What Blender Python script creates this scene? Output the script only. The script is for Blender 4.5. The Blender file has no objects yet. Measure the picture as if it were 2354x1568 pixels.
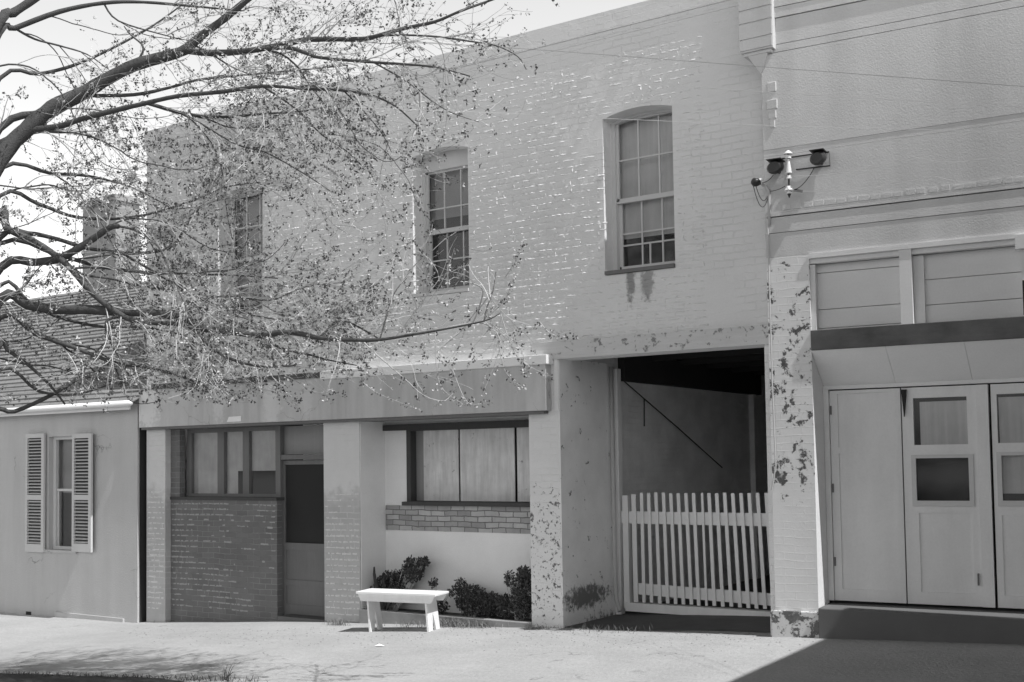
import bpy, math, random
from mathutils import Vector, Matrix, Euler, noise
from mathutils.geometry import tessellate_polygon
SC = bpy.context.scene
COL = SC.collection
rad = math.radians
# ------------------------------------------------------------------ camera
YAW, PITCH, ROLL, YAW2 = rad(33.606), rad(2.776), rad(-.833), rad(4.77)
FPX, CY = 2620.0, 930.08            # focal length and principal row, in units of a 2354 px wide picture
CAM = Vector((0, -11.4, 1.85))
def basis():
    cy, sy, cp, sp = math.cos(YAW), math.sin(YAW), math.cos(PITCH), math.sin(PITCH)
    r = Vector((cy, sy, 0)); fw = Vector((-sy*cp, cy*cp, sp)); up = r.cross(fw)
    c, s = math.cos(ROLL), math.sin(ROLL)
    return c*r + s*up, -s*r + c*up, fw
RT, UP, FW = basis()
cd = bpy.data.cameras.new("camera"); cam = bpy.data.objects.new("camera", cd); COL.objects.link(cam)
cd.sensor_width = 36; cd.lens = FPX/2354*36; cd.shift_y = (CY-784)/2354; cd.clip_end = 2000
m = Matrix((RT, UP, -FW)).transposed().to_4x4(); m.translation = CAM; cam.matrix_world = m
SC.camera = cam
# ------------------------------------------------------------------ sky and sun (black and white film: colour removed)
ELEV, GRAZE = rad(57.5), rad(3.4)
sdir = Vector((math.cos(ELEV)*math.cos(GRAZE), -math.cos(ELEV)*math.sin(GRAZE), math.sin(ELEV)))
W = bpy.data.worlds.new("World"); SC.world = W; W.use_nodes = True
nt = W.node_tree; bg = nt.nodes["Background"]
sky = nt.nodes.new("ShaderNodeTexSky"); sky.sky_type = 'NISHITA'; sky.sun_disc = False
sky.sun_elevation = ELEV; sky.sun_rotation = math.atan2(sdir.x, sdir.y); sky.dust_density = 3.0
bw = nt.nodes.new("ShaderNodeRGBToBW"); nt.links.new(sky.outputs[0], bw.inputs[0])
# pale low sky, band widened to fill the walls; overhead dimmed to deepen shade
wc = nt.nodes.new("ShaderNodeTexCoord"); ws = nt.nodes.new("ShaderNodeSeparateXYZ"); nt.links.new(wc.outputs["Generated"], ws.inputs[0])
wr_ = nt.nodes.new("ShaderNodeMapRange"); wr_.interpolation_type = 'SMOOTHSTEP'; nt.links.new(ws.outputs[2], wr_.inputs[0])
wr_.inputs[1].default_value = .40; wr_.inputs[2].default_value = .64; wr_.inputs[3].default_value = 3.8; wr_.inputs[4].default_value = .12
wm = nt.nodes.new("ShaderNodeMath"); wm.operation = 'MULTIPLY'; nt.links.new(bw.outputs[0], wm.inputs[0]); nt.links.new(wr_.outputs[0], wm.inputs[1]); nt.links.new(wm.outputs[0], bg.inputs[0])
bg.inputs[1].default_value = 0.1
sd = bpy.data.lights.new("sun", 'SUN'); sd.energy = 4.6; sd.angle = rad(.53); sd.color = (1, 1, 1)
so = bpy.data.objects.new("sun", sd); COL.objects.link(so); so.rotation_euler = sdir.to_track_quat('Z', 'Y').to_euler()
SC.view_settings.view_transform = 'Standard'; SC.view_settings.look = 'None'
SC.view_settings.exposure = 0.07; SC.view_settings.gamma = 1
# ------------------------------------------------------------------ measuring: from the picture to real planes
def ray(px, py): return RT*((px-1177)/FPX) - UP*((py-CY)/FPX) + FW
HX, HY = -4.36, -0.2                      # hinge where the right hand building starts, 0.2 m proud
C2, S2 = math.cos(YAW2), math.sin(YAW2)
def FL(u, d, z): return Vector((u, d, z))                                   # left building: facade plane y = 0
def FR(u, d, z): return Vector((HX + u*C2 - d*S2, HY + u*S2 + d*C2, z))     # right building, turned 4.8 degrees
def P(px, py, d=0.0):
    r = ray(px, py); t = (d-CAM.y)/r.y; q = CAM + r*t; return q.x, q.z
def PR(px, py, d=0.0):
    r = ray(px, py); n = Vector((-S2, C2, 0)); o = Vector((HX, HY, 0))
    t = (d - n.dot(CAM-o))/n.dot(r); q = CAM + r*t; return Vector((C2, S2, 0)).dot(q-o), q.z
HX = P(1775, 1100, HY)[0]
def depth_for(px, py, x):                 # depth at which the ray through (px, py) reaches world x
    r = ray(px, py); return (CAM + r*((x-CAM.x)/r.x)).y
GP = [(-40, -1.0), (-14.3, -.53), (-11.5, -.33), (-10.7, -.28), (-7.4, -.13), (-3.96, .04), (0, .16), (12, .4)]
def gz(x, y):
    x = max(-40, min(12, x))
    for (a, za), (b, zb) in zip(GP, GP[1:]):
        if x <= b:
            z = za + (zb-za)*(x-a)/(b-a); break
    return z + .012*max(-14, min(0, y)) + .012*noise.noise(Vector((x*.6, y*.6, 3)))
def G(px, py):
    z = -.1
    for _ in range(12):
        r = ray(px, py); q = CAM + r*((z-CAM.z)/r.z); z = gz(q.x, q.y)
    return Vector((q.x, q.y, z))
def Z(px, py, dist): return CAM + ray(px, py)*dist
# ------------------------------------------------------------------ mesh helpers
class MB:
    def __init__(s): s.v = []; s.f = []
    def add(s, vs, fs):
        n = len(s.v); s.v += [Vector(v) for v in vs]; s.f += [tuple(i+n for i in f) for f in fs]; return s
    def box(s, F, u0, u1, d0, d1, z0, z1):
        vs = [F(u, d, z) for z in (z0, z1) for d in (d0, d1) for u in (u0, u1)]
        return s.add(vs, [(0, 2, 3, 1), (4, 5, 7, 6), (0, 1, 5, 4), (2, 6, 7, 3), (0, 4, 6, 2), (1, 3, 7, 5)])
    def hexa(s, front, back):               # two quads, wound alike
        vs = list(front)+list(back)
        return s.add(vs, [(0, 1, 2, 3), (7, 6, 5, 4), (0, 4, 5, 1), (1, 5, 6, 2), (2, 6, 7, 3), (3, 7, 4, 0)])
    def slab(s, F, outer, holes, d0, d1):   # wall with openings: outlines in (u, z)
        loops = [outer]+holes
        tri = tessellate_polygon([[Vector((u, z, 0)) for u, z in l] for l in loops])
        flat = [p for l in loops for p in l]; n = len(flat)
        vs = [F(u, d0, z) for u, z in flat]+[F(u, d1, z) for u, z in flat]
        fs = []
        for a, b, c in tri:
            A, B, Cc = flat[a], flat[b], flat[c]
            if (B[0]-A[0])*(Cc[1]-A[1])-(B[1]-A[1])*(Cc[0]-A[0]) < 0: b, c = c, b
            fs += [(a, b, c), (n+a, n+c, n+b)]
        k = 0
        for li, l in enumerate(loops):
            ar = sum(l[i][0]*l[(i+1) % len(l)][1]-l[(i+1) % len(l)][0]*l[i][1] for i in range(len(l)))
            for i in range(len(l)):
                a, b = k+i, k+(i+1) % len(l)
                if (ar > 0) == (li == 0): fs.append((a, n+a, n+b, b))
                else: fs.append((a, b, n+b, n+a))
            k += len(l)
        return s.add(vs, fs)
    def tube(s, pts, rads, n=6, cap=True):
        pts = [Vector(p) for p in pts]; base = len(s.v); m_ = len(pts)
        if not isinstance(rads, (list, tuple)): rads = [rads]*m_
        ref = None
        for i, p in enumerate(pts):
            t = (pts[min(i+1, m_-1)]-pts[max(i-1, 0)])
            if t.length < 1e-9: t = Vector((0, 0, 1))
            t.normalize()
            if ref is None:
                ref = t.orthogonal().normalized()
            ref = (ref - t*ref.dot(t))
            ref = ref.normalized() if ref.length > 1e-6 else t.orthogonal().normalized()
            bi = t.cross(ref)
            for k in range(n):
                a = 2*math.pi*k/n
                s.v.append(p + (ref*math.cos(a)+bi*math.sin(a))*rads[i])
        for i in range(m_-1):
            for k in range(n):
                a = base+i*n+k; b = base+i*n+(k+1) % n
                s.f.append((a, b, b+n, a+n))
        if cap:
            s.f.append(tuple(base+k for k in range(n))[::-1]); s.f.append(tuple(base+(m_-1)*n+k for k in range(n)))
        return s
    def lathe(s, o, prof, n=14):
        base = len(s.v)
        for r, z in prof:
            for k in range(n):
                a = 2*math.pi*k/n; s.v.append(Vector(o)+Vector((r*math.cos(a), r*math.sin(a), z)))
        for i in range(len(prof)-1):
            for k in range(n):
                a = base+i*n+k; b = base+i*n+(k+1) % n; s.f.append((a, b, b+n, a+n))
        s.f.append(tuple(base+k for k in range(n))[::-1]); s.f.append(tuple(base+(len(prof)-1)*n+k for k in range(n)))
        return s
ORG = {}
def tag(o, label=None, cat=None, group=None, kind=None):
    for k, v in (("label", label), ("category", cat), ("group", group), ("kind", kind)):
        if v: o[k] = v
    return o
def thing(name, label, cat, loc=(0, 0, 0), group=None):
    o = bpy.data.objects.new(name, None); COL.objects.link(o); o.location = loc; o.empty_display_size = .2
    ORG[o.name] = Vector(loc); return tag(o, label, cat, group)
def part(name, mb, mat, parent=None, label=None, smooth=False, bevel=0, loc=None):
    org = ORG[parent.name] if parent else Vector(loc or (0, 0, 0))
    me = bpy.data.meshes.new(name); me.from_pydata([tuple(v-org) for v in mb.v], [], mb.f); me.materials.append(mat)
    if smooth:
        me.polygons.foreach_set("use_smooth", [True]*len(me.polygons))
    me.update()
    o = bpy.data.objects.new(name, me); COL.objects.link(o)
    if parent: o.parent = parent
    else: o.location = org
    ORG[o.name] = org
    if label: o["label"] = label
    if bevel:
        b = o.modifiers.new("bevel", 'BEVEL'); b.width = bevel; b.segments = 2; b.limit_method = 'ANGLE'
    return o
# ------------------------------------------------------------------ materials
def material(name, val, rough=.85, var=.12, vscale=2.5, fine=.06, brick=None, bump=.25, bscale=60, patch=None, peel=None,
             streak=None, wood=None, spec=.3, relief=None, over=None, crack=None):
    """grey procedural surface. brick=(w,h,mortar value,contrast,mask) ; peel=(value, scale, threshold, detail) ; streak=(amount, scale)"""
    M = bpy.data.materials.new(name); M.use_nodes = True; N = M.node_tree.nodes; L = M.node_tree.links
    B = N["Principled BSDF"]; B.inputs["Roughness"].default_value = rough
    B.inputs["Specular IOR Level"].default_value = spec
    tc = N.new("ShaderNodeTexCoord"); geo = N.new("ShaderNodeNewGeometry"); sep = N.new("ShaderNodeSeparateXYZ"); L.new(geo.outputs["Position"], sep.inputs[0])
    def math_(op, a, b=None, clamp=False):
        n = N.new("ShaderNodeMath"); n.operation = op; n.use_clamp = clamp
        for i, q in enumerate((a, b)):
            if q is None: continue
            if isinstance(q, (int, float)): n.inputs[i].default_value = q
            else: L.new(q, n.inputs[i])
        return n.outputs[0]
    def noise_(scale, detail=4, rough_=.6, vec=None, dist=0):
        n = N.new("ShaderNodeTexNoise"); n.inputs["Scale"].default_value = scale; n.inputs["Detail"].default_value = detail
        n.inputs["Roughness"].default_value = rough_; n.inputs["Distortion"].default_value = dist
        L.new(vec or geo.outputs["Position"], n.inputs["Vector"]); return n.outputs["Fac"]
    def ramp(x, a, b):
        n = N.new("ShaderNodeMapRange"); n.inputs[1].default_value = a; n.inputs[2].default_value = b; n.interpolation_type = 'SMOOTHSTEP'
        L.new(x, n.inputs[0]); return n.outputs[0]
    def mixv(f, a, b):
        n = N.new("ShaderNodeMix"); n.data_type = 'FLOAT'
        for i, q in ((0, f), (2, a), (3, b)):
            if isinstance(q, (int, float)): n.inputs[i].default_value = q
            else: L.new(q, n.inputs[i])
        return n.outputs[0]
    # base tone with large and fine variation
    v = math_('MULTIPLY', val, math_('ADD', 1-var, math_('MULTIPLY', noise_(vscale, 5), 2*var)))
    v = math_('MULTIPLY', v, math_('ADD', 1-fine, math_('MULTIPLY', noise_(vscale*22, 3), 2*fine)))
    h = math_('MULTIPLY', noise_(bscale, 4), bump*.004)
    if brick:
        w_, h_, mort, cmix, mask = brick
        cv = N.new("ShaderNodeCombineXYZ"); L.new(math_('ADD', math_('ADD', sep.outputs[0], sep.outputs[1]), math_('MULTIPLY', math_('SUBTRACT', noise_(11, 3), .5), .04)), cv.inputs[0])
        wob = math_('ADD', math_('MULTIPLY', math_('SUBTRACT', noise_(2.2, 2), .5), .05), math_('MULTIPLY', math_('SUBTRACT', noise_(16, 3), .5), .016))
        L.new(math_('ADD', sep.outputs[2], wob), cv.inputs[1])
        bt = N.new("ShaderNodeTexBrick"); L.new(cv.outputs[0], bt.inputs["Vector"]); bt.inputs["Scale"].default_value = 1
        bt.inputs["Brick Width"].default_value = w_; bt.inputs["Row Height"].default_value = h_
        bt.inputs["Mortar Size"].default_value = .007; bt.inputs["Mortar Smooth"].default_value = .4
        bt.inputs["Color1"].default_value = (.7, .7, .7, 1); bt.inputs["Color2"].default_value = (1.15, 1.15, 1.15, 1)
        bt.inputs["Mortar"].default_value = (1, 1, 1, 1)
        mk = ramp(noise_(1.6, 4, .7), mask-.1, mask+.12)
        fac = math_('MULTIPLY', bt.outputs["Fac"], 1.0)
        patchy = math_('MULTIPLY', fac, mk)
        tint = mixv(cmix, 1.0, bt.outputs["Color"])
        v = mixv(math_('MULTIPLY', patchy, 1.0 if mort is not None else 0.0), math_('MULTIPLY', v, tint), mort if mort is not None else val)
        # raised, ragged joints and brick arrises
        rg = math_('MULTIPLY', fac, math_('ADD', .2, math_('MULTIPLY', noise_(26, 4, .7), 1.4)))
        amt = (relief if relief is not None else .004)
        mk2 = ramp(noise_(.9, 5, .75), .38, .6)
        h = math_('ADD', h, math_('MULTIPLY', math_('MULTIPLY', rg, mk2), amt))
        h = math_('ADD', h, math_('MULTIPLY', math_('MULTIPLY', noise_(9, 5, .65), mk2), amt*1.2))
    if crack:
        vo = N.new("ShaderNodeTexVoronoi"); vo.feature = 'DISTANCE_TO_EDGE'; vo.inputs["Scale"].default_value = crack[0]
        va = N.new("ShaderNodeVectorMath"); va.operation = 'ADD'; nn = N.new("ShaderNodeTexNoise"); nn.inputs["Scale"].default_value = 3; nn.inputs["Detail"].default_value = 6
        L.new(geo.outputs["Position"], nn.inputs["Vector"]); vs_ = N.new("ShaderNodeVectorMath"); vs_.operation = 'SCALE'; vs_.inputs["Scale"].default_value = .5
        L.new(nn.outputs["Color"], vs_.inputs[0]); L.new(vs_.outputs[0], va.inputs[0]); L.new(geo.outputs["Position"], va.inputs[1]); L.new(va.outputs[0], vo.inputs["Vector"])
        k = math_('MULTIPLY', math_('SUBTRACT', 1, ramp(vo.outputs["Distance"], .001, .006)), ramp(noise_(.8, 3), crack[1], crack[1]+.08))
        v = math_('MULTIPLY', v, math_('SUBTRACT', 1, math_('MULTIPLY', k, .45)))
        h = math_('SUBTRACT', h, math_('MULTIPLY', k, .002))
    if over:                  # plaster left above a ragged height
        k = ramp(math_('ADD', sep.outputs[2], math_('MULTIPLY', math_('SUBTRACT', noise_(5, 4), .5), .8)), over[1], over[2]-.3)
        v = mixv(k, v, math_('MULTIPLY', over[0], math_('ADD', .93, math_('MULTIPLY', noise_(8, 3), .14))))
    if wood:
        mp = N.new("ShaderNodeMapping"); mp.inputs["Scale"].default_value = wood[1]; L.new(geo.outputs["Position"], mp.inputs[0])
        g = noise_(1, 5, .65, mp.outputs[0])
        v = math_('MULTIPLY', v, math_('ADD', 1-wood[0], math_('MULTIPLY', g, 2*wood[0]))); h = math_('ADD', h, math_('MULTIPLY', g, .0015))
    if streak:
        mp = N.new("ShaderNodeMapping"); mp.inputs["Scale"].default_value = (streak[1], streak[1], streak[1]*.12); L.new(geo.outputs["Position"], mp.inputs[0])
        g = ramp(noise_(1, 4, .6, mp.outputs[0]), .35, .75)
        v = math_('MULTIPLY', v, math_('SUBTRACT', 1, math_('MULTIPLY', g, streak[0])))
    if peel:
        pv, ps, pt, pz0, pz1 = peel
        g = math_('ADD', math_('MULTIPLY', noise_(ps, 9, .72, dist=.3), .8), math_('MULTIPLY', noise_(ps*4, 6, .7), .2))
        if pz1 is not None:   # chips gather around a height band
            zz = math_('ABSOLUTE', math_('SUBTRACT', sep.outputs[2], (pz0+pz1)/2))
            g = math_('SUBTRACT', g, math_('MULTIPLY', ramp(zz, (pz1-pz0)*.3, (pz1-pz0)*.75), .2))
        k = ramp(g, pt, pt+.04)
        v = mixv(k, v, math_('MULTIPLY', pv, math_('ADD', .2, math_('MULTIPLY', noise_(18, 5, .7), 1.9))))
        h = math_('SUBTRACT', h, math_('MULTIPLY', k, .003))
    if patch:                 # list of local stains and tones: (centre, radii, value, softness)
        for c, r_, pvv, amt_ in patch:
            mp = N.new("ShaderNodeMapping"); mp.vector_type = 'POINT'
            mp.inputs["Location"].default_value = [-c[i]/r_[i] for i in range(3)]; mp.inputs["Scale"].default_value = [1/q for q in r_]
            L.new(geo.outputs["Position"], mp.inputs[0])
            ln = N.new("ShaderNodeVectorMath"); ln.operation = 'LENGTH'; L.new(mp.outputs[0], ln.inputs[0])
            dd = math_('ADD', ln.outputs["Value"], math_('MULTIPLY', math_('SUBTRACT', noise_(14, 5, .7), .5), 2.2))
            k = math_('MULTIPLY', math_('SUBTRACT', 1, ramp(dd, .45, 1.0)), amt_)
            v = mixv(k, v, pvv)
    cc = N.new("ShaderNodeCombineColor")
    for i in range(3): L.new(v, cc.inputs[i])
    L.new(cc.outputs[0], B.inputs["Base Color"])
    bp = N.new("ShaderNodeBump"); bp.inputs["Strength"].default_value = 1; bp.inputs["Distance"].default_value = 1
    L.new(h, bp.inputs["Height"]); L.new(bp.outputs[0], B.inputs["Normal"])
    return M
def glass(name, tint=.9, refl=.12):
    M = bpy.data.materials.new(name); M.use_nodes = True; N = M.node_tree.nodes; L = M.node_tree.links
    N.remove(N["Principled BSDF"]); o = N["Material Output"]
    t = N.new("ShaderNodeBsdfTransparent"); t.inputs[0].default_value = (tint, tint, tint, 1)
    g = N.new("ShaderNodeBsdfGlossy"); g.inputs["Roughness"].default_value = .06; g.inputs[0].default_value = (.9, .9, .9, 1)
    mx = N.new("ShaderNodeMixShader"); fr = N.new("ShaderNodeFresnel"); fr.inputs[0].default_value = 1.5
    ad = N.new("ShaderNodeMath"); ad.operation = 'ADD'; ad.inputs[1].default_value = refl*.05; L.new(fr.outputs[0], ad.inputs[0])
    nz = N.new("ShaderNodeTexNoise"); nz.inputs["Scale"].default_value = 1.5; bp = N.new("ShaderNodeBump"); bp.inputs["Distance"].default_value = .0015
    L.new(nz.outputs["Fac"], bp.inputs["Height"]); L.new(bp.outputs[0], g.inputs["Normal"])
    gm = N.new("ShaderNodeNewGeometry"); sb = N.new("ShaderNodeMath"); sb.operation = 'SUBTRACT'; sb.inputs[0].default_value = 1; L.new(gm.outputs["Backfacing"], sb.inputs[1])
    ml = N.new("ShaderNodeMath"); ml.operation = 'MULTIPLY'; L.new(ad.outputs[0], ml.inputs[0]); L.new(sb.outputs[0], ml.inputs[1])
    L.new(ml.outputs[0], mx.inputs[0]); L.new(t.outputs[0], mx.inputs[1]); L.new(g.outputs[0], mx.inputs[2]); L.new(mx.outputs[0], o.inputs[0])
    return M
b3 = P(1220, 1440)
m_paintbrick = material("painted_brick", .73, var=.06, brick=(.235, .079, None, .04, .5), relief=.0045, bump=.5,
    patch=[((P(1450, 655)[0], 0, P(1450, 650)[1]), (.07, .5, .28), .16, .75), ((P(1488, 655)[0], 0, P(1488, 650)[1]), (.1, .5, .25), .2, .7), ((-13.6, 0, 5.4), (2.6, 2, 3), .54, .75)])  # last patch: broad darker tone on the upper left wall
m_plaster = material("painted_plaster", .82, var=.1, bump=.5, peel=(.2, 5, .76, 0, None))
m_pierchip = material("chipped_paint_pier", .74, var=.08, brick=(.235, .079, None, .05, .5), relief=.003, peel=(.13, 14, .545, -.2, 1.7))
m_pierspot = material("flaking_paint_pier", .76, var=.06, brick=(.235, .079, None, .05, .5), relief=.002, peel=(.1, 6.5, .53, 1.2, 3.9))
m_oldbrick = material("worn_brick_pier", .46, var=.15, vscale=4, brick=(.235, .079, .62, .12, .56), relief=.003, over=(.66, 1.25, 1.9))
m_darkbrick = material("dark_brick_panel", .165, var=.22, vscale=3, brick=(.235, .079, .24, .35, .42), relief=.006)
m_barebrick = material("bare_brick_band", .42, var=.25, vscale=9, brick=(.215, .071, .17, 1.0, 0), relief=-.005)
m_fascia = material("fascia_paint", .56, var=.12, vscale=1.5, streak=(.2, 5), crack=(1.3, .5),
    patch=[((P(355, 930)[0], 0, 2.75), (.32, 1, .5), .74, .8), ((P(520, 930)[0], 0, 2.8), (.16, 1, .5), .68, .6), ((P(640, 930)[0], 0, 2.7), (.2, 1, .5), .7, .6), ((P(720, 930)[0], 0, 2.75), (.13, 1, .4), .66, .5)])
m_capwhite = material("white_trim", .8, var=.06)
m_capwhite2 = material("pale_mortar", .66, var=.1)
m_oldmortar = material("old_mortar", .34, var=.2)
m_flash = material("dark_flashing", .07, rough=.6, var=.3)
m_lintel = material("weathered_lintel", .6, var=.1, wood=(.15, (2, 2, 30)), peel=(.2, 9, .55, 3.0, 3.4))
m_dwood = material("dark_window_wood", .07, var=.2, wood=(.2, (30, 30, 2)))
m_mwood = material("grey_door_wood", .17, var=.15, wood=(.15, (30, 30, 2)))
m_wframe = material("sash_paint", .6, var=.08, rough=.6)
m_curtain = material("shop_curtain", .42, var=.25, vscale=5, wood=(.2, (16, 16, 2)))
m_blind = material("window_blind", .27, var=.12, wood=(.12, (14, 14, 1.2)))
m_blind2 = material("pale_blind", .5, var=.2, wood=(.3, (22, 22, 1)))
m_board = material("whitewashed_board", .6, var=.28, vscale=4, wood=(.45, (14, 14, 1.5)), peel=(.3, 6, .6, 0, None))
m_screen = material("door_screen", .03, rough=.9)
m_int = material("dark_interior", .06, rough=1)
m_ceil_shade = material("ceiling_shade_dark", .04, rough=1)  # ceiling, also near-black pieces standing for shade in gap and passage
m_passage = material("passage_wall", .86, var=.35, vscale=2, brick=(.235, .079, None, .1, .5), relief=.004)
m_passback = material("passage_back_boards", .45, var=.2)
m_passfront = material("passage_jamb_plaster", .86, var=.16, vscale=3, peel=(.14, 7, .6, 0, None),
    patch=[((P(1320, 1335)[0], .55, -.02+.22), (1.2, .7, .17), .13, .9), ((P(1320, 1335)[0], .9, -.22), (1.2, .7, .2), .12, .9)])
m_rwall = material("right_building_paint", .62, var=.08, bump=.9, streak=(.12, 2.5), crack=(.9, .64))
m_rwood = material("right_building_boards", .74, var=.07, wood=(.04, (2, 2, 12)), peel=(.25, 5, .77, 0, None))
m_rsoffit = material("splayed_boards", .84, var=.07)
m_door = material("door_paint", .78, var=.1, vscale=2, wood=(.08, (8, 8, 1)), streak=(.14, 4))
m_dbeam = material("dark_beam", .1, var=.65, vscale=3, wood=(.3, (3, 3, 14)))
m_stone = material("chipped_base_stone", .6, var=.2, peel=(.12, 7, .5, 0, None))
m_step = material("step_concrete", .13, var=.2)
m_stucco = material("cottage_stucco", .51, var=.09, vscale=1.5, bump=1.4, bscale=45, streak=(.1, 3), crack=(.7, .55))
m_shutter = material("shutter_paint", .58, var=.06)
m_shingle = material("roof_shingle", .24, var=.2, brick=(.25, .1, .16, .3, .0), relief=.003)
m_chimney = material("chimney_brick", .3, var=.15, brick=(.22, .075, .3, .5, .5), relief=.004)
m_ground = material("sandy_concrete", .4, var=.22, vscale=1.1, fine=.22, bump=3.5, bscale=30, crack=(.45, .52), wood=(.1, (1.2, 9, 1)))
m_floor_shade = material("passage_floor_shade", .12, var=.3, vscale=3, bump=2, bscale=30)  # floor tone darkened for the shade inside the passage
m_dark_sheet = material("dark_ground_sheet", .05, var=.3, vscale=5, bump=2, bscale=60)
m_kerb = material("brick_kerb", .3, var=.3, vscale=5)
m_gate = material("gate_paint", .8, var=.09, vscale=4, wood=(.08, (20, 20, 2)), peel=(.2, 11, .7, -.1, .4))
m_bench = material("bench_white_paint", .82, var=.07, vscale=6, rough=.6, wood=(.07, (2, 2, 25)), streak=(.08, 8))
m_pipe = material("pipe_paint", .5, var=.1)
m_metal = material("dark_metal", .05, rough=.5)
m_bakel = material("lamp_dark_glass", .04, rough=.35)
m_porc = material("porcelain", .8, rough=.25, spec=.6)
m_wire = material("wire_coating", .42, rough=.6)
m_wire2 = material("bright_wire", .8, rough=.5)
m_paper = material("white_paper", .85)
m_bark = material("bark", .08, var=.3, vscale=12, bump=2, bscale=70)
m_twig = material("young_bark", .52, var=.25, vscale=6)
m_leaf = material("spring_leaf", .1, var=.35, vscale=8)
m_blossom = material("pale_blossom", .5, var=.2)
m_shrub = material("shrub_leaf", .075, var=.4, vscale=10)
m_weed = material("dry_grass", .22, var=.4, vscale=10)
m_soil = material("bed_soil", .09, var=.3)
m_glass = glass("window_glass", .95, .3)
m_glassd = glass("door_glass", .95, .1)
m_rbrick = material("neighbour_brick", .3, var=.15, brick=(.22, .075, .45, .5, .3), relief=.004)

def arch(x0, x1, z0, zs, rise, n=10):
    pts = [(x0, z0), (x1, z0), (x1, zs)]
    R = ((x1-x0)**2/4+rise**2)/(2*rise); cx = (x0+x1)/2; cz = zs+rise-R; a = math.asin((x1-x0)/2/R)
    for i in range(1, n): t = a-2*a*i/n; pts.append((cx+R*math.sin(t), cz+R*math.cos(t)))
    return pts+[(x0, zs)]
# ------------------------------------------------------------------ ground
g = MB(); xs = sorted(set([-400, -200, -100, -60, -40]+[-26+i*.5 for i in range(70)]+[12, 20, 40, 100, 200, 400])); ys = sorted(set([-300, -100, -40, -20]+[-14+i*.5 for i in range(41)]+[10, 20, 60, 200, 600]))
for y in ys:
    for x in xs: g.v.append(Vector((x, y, gz(x, y))))
nx = len(xs)
for j in range(len(ys)-1):
    for i in range(nx-1): g.f.append((j*nx+i, j*nx+i+1, (j+1)*nx+i+1, (j+1)*nx+i))
tag(part("ground", g, m_ground, smooth=True), kind="structure")
g = MB(); 
for j in range(20):
    for i in range(9):
        x_ = -7.5+i*.43; y_ = -.0+j*.5+(.05*math.sin(i*1.3) if j == 0 else 0); g.v.append(Vector((x_, y_, gz(x_, y_)+.008)))
for j in range(19):
    for i in range(8): g.f.append((j*9+i, j*9+i+1, j*9+i+10, j*9+i+9))
tag(part("path", g, m_floor_shade, smooth=True), kind="structure")  # dark sheet over the ground paints the shade on the passage floor
# dark sheet in the lower left corner, ragged edge lying on the pavement
g = MB(); A = G(-200, 1549); B = G(640, 1571); edge = []
random.seed(5)
for i in range(121):
    t = i/120*2.6-.9; p = A.lerp(B, t); p.x += random.uniform(-.02, .02); p.y += random.uniform(-.03, .03) - max(0, t-.72)*1.5; edge.append(p)
n0 = len(edge)
for k, off in enumerate((0, .5, 3, 14, 60)):
    for p in edge:
        q = Vector((p.x, p.y-off, 0)); q.z = gz(q.x, q.y)+.006+(.012 if k else 0); g.v.append(q)
for k in range(4):
    for i in range(n0-1): g.f.append((k*n0+i, (k+1)*n0+i, (k+1)*n0+i+1, k*n0+i+1))
tag(part("dark_sheet", g, m_dark_sheet), kind="structure")

# ================================================================== LEFT: two storey building
X0 = -14.28; XP1 = P(380, 1200)[0]; XD0 = P(640, 1300)[0]; XD1 = P(745, 1200)[0]; XR0 = P(828, 1250)[0]; XR1 = P(1220, 1250)[0]; XG0 = P(1290, 1250)[0]; XG1 = P(1762, 1000)[0]; XDP = P(637, 1300, .1)[0]
ZF0, ZF1 = 2.42, 3.0
ZGL = 3.02
hall = thing("brick_building", "long two-storey painted brick building with three arched upper windows and a flat parapet", "building", (X0, 0, -.5))
wins = []
for (xl, xr) in ((P(501, 600)[0], P(604, 600)[0]), (P(949, 500)[0], P(1077, 500)[0]), (P(1388, 450)[0], P(1549, 450)[0])):
    wins.append((xl, xr))
ZS, ZH, RISE = 3.94, 5.75, .065
holes = [arch(a, b, ZS, ZH, RISE) for a, b in wins]
fw = MB().slab(FL, [(X0, ZF0), (XG0, ZF0), (XG0, ZGL), (XG1, ZGL), (XG1, -.6), (HX+.02, -.6), (HX+.02, 6.98), (X0, 6.98)], holes, 0, .3)
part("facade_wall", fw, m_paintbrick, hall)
part("side_wall", MB().box(FL, X0, X0+.3, .3, 10, -1, 6.9).box(FL, X0+.3, HX, 9.7, 10, -1, 6.9), m_paintbrick, hall)
part("roof", MB().box(FL, X0+.3, HX, .3, 9.7, 6.3, 6.5), m_flash, hall)
part("parapet_coping", MB().box(FL, X0-.05, HX, -.014, .34, 6.775, 7.0).box(FL, X0-.02, HX, -.007, 0, 6.69, 6.76), m_paintbrick, hall)
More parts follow.
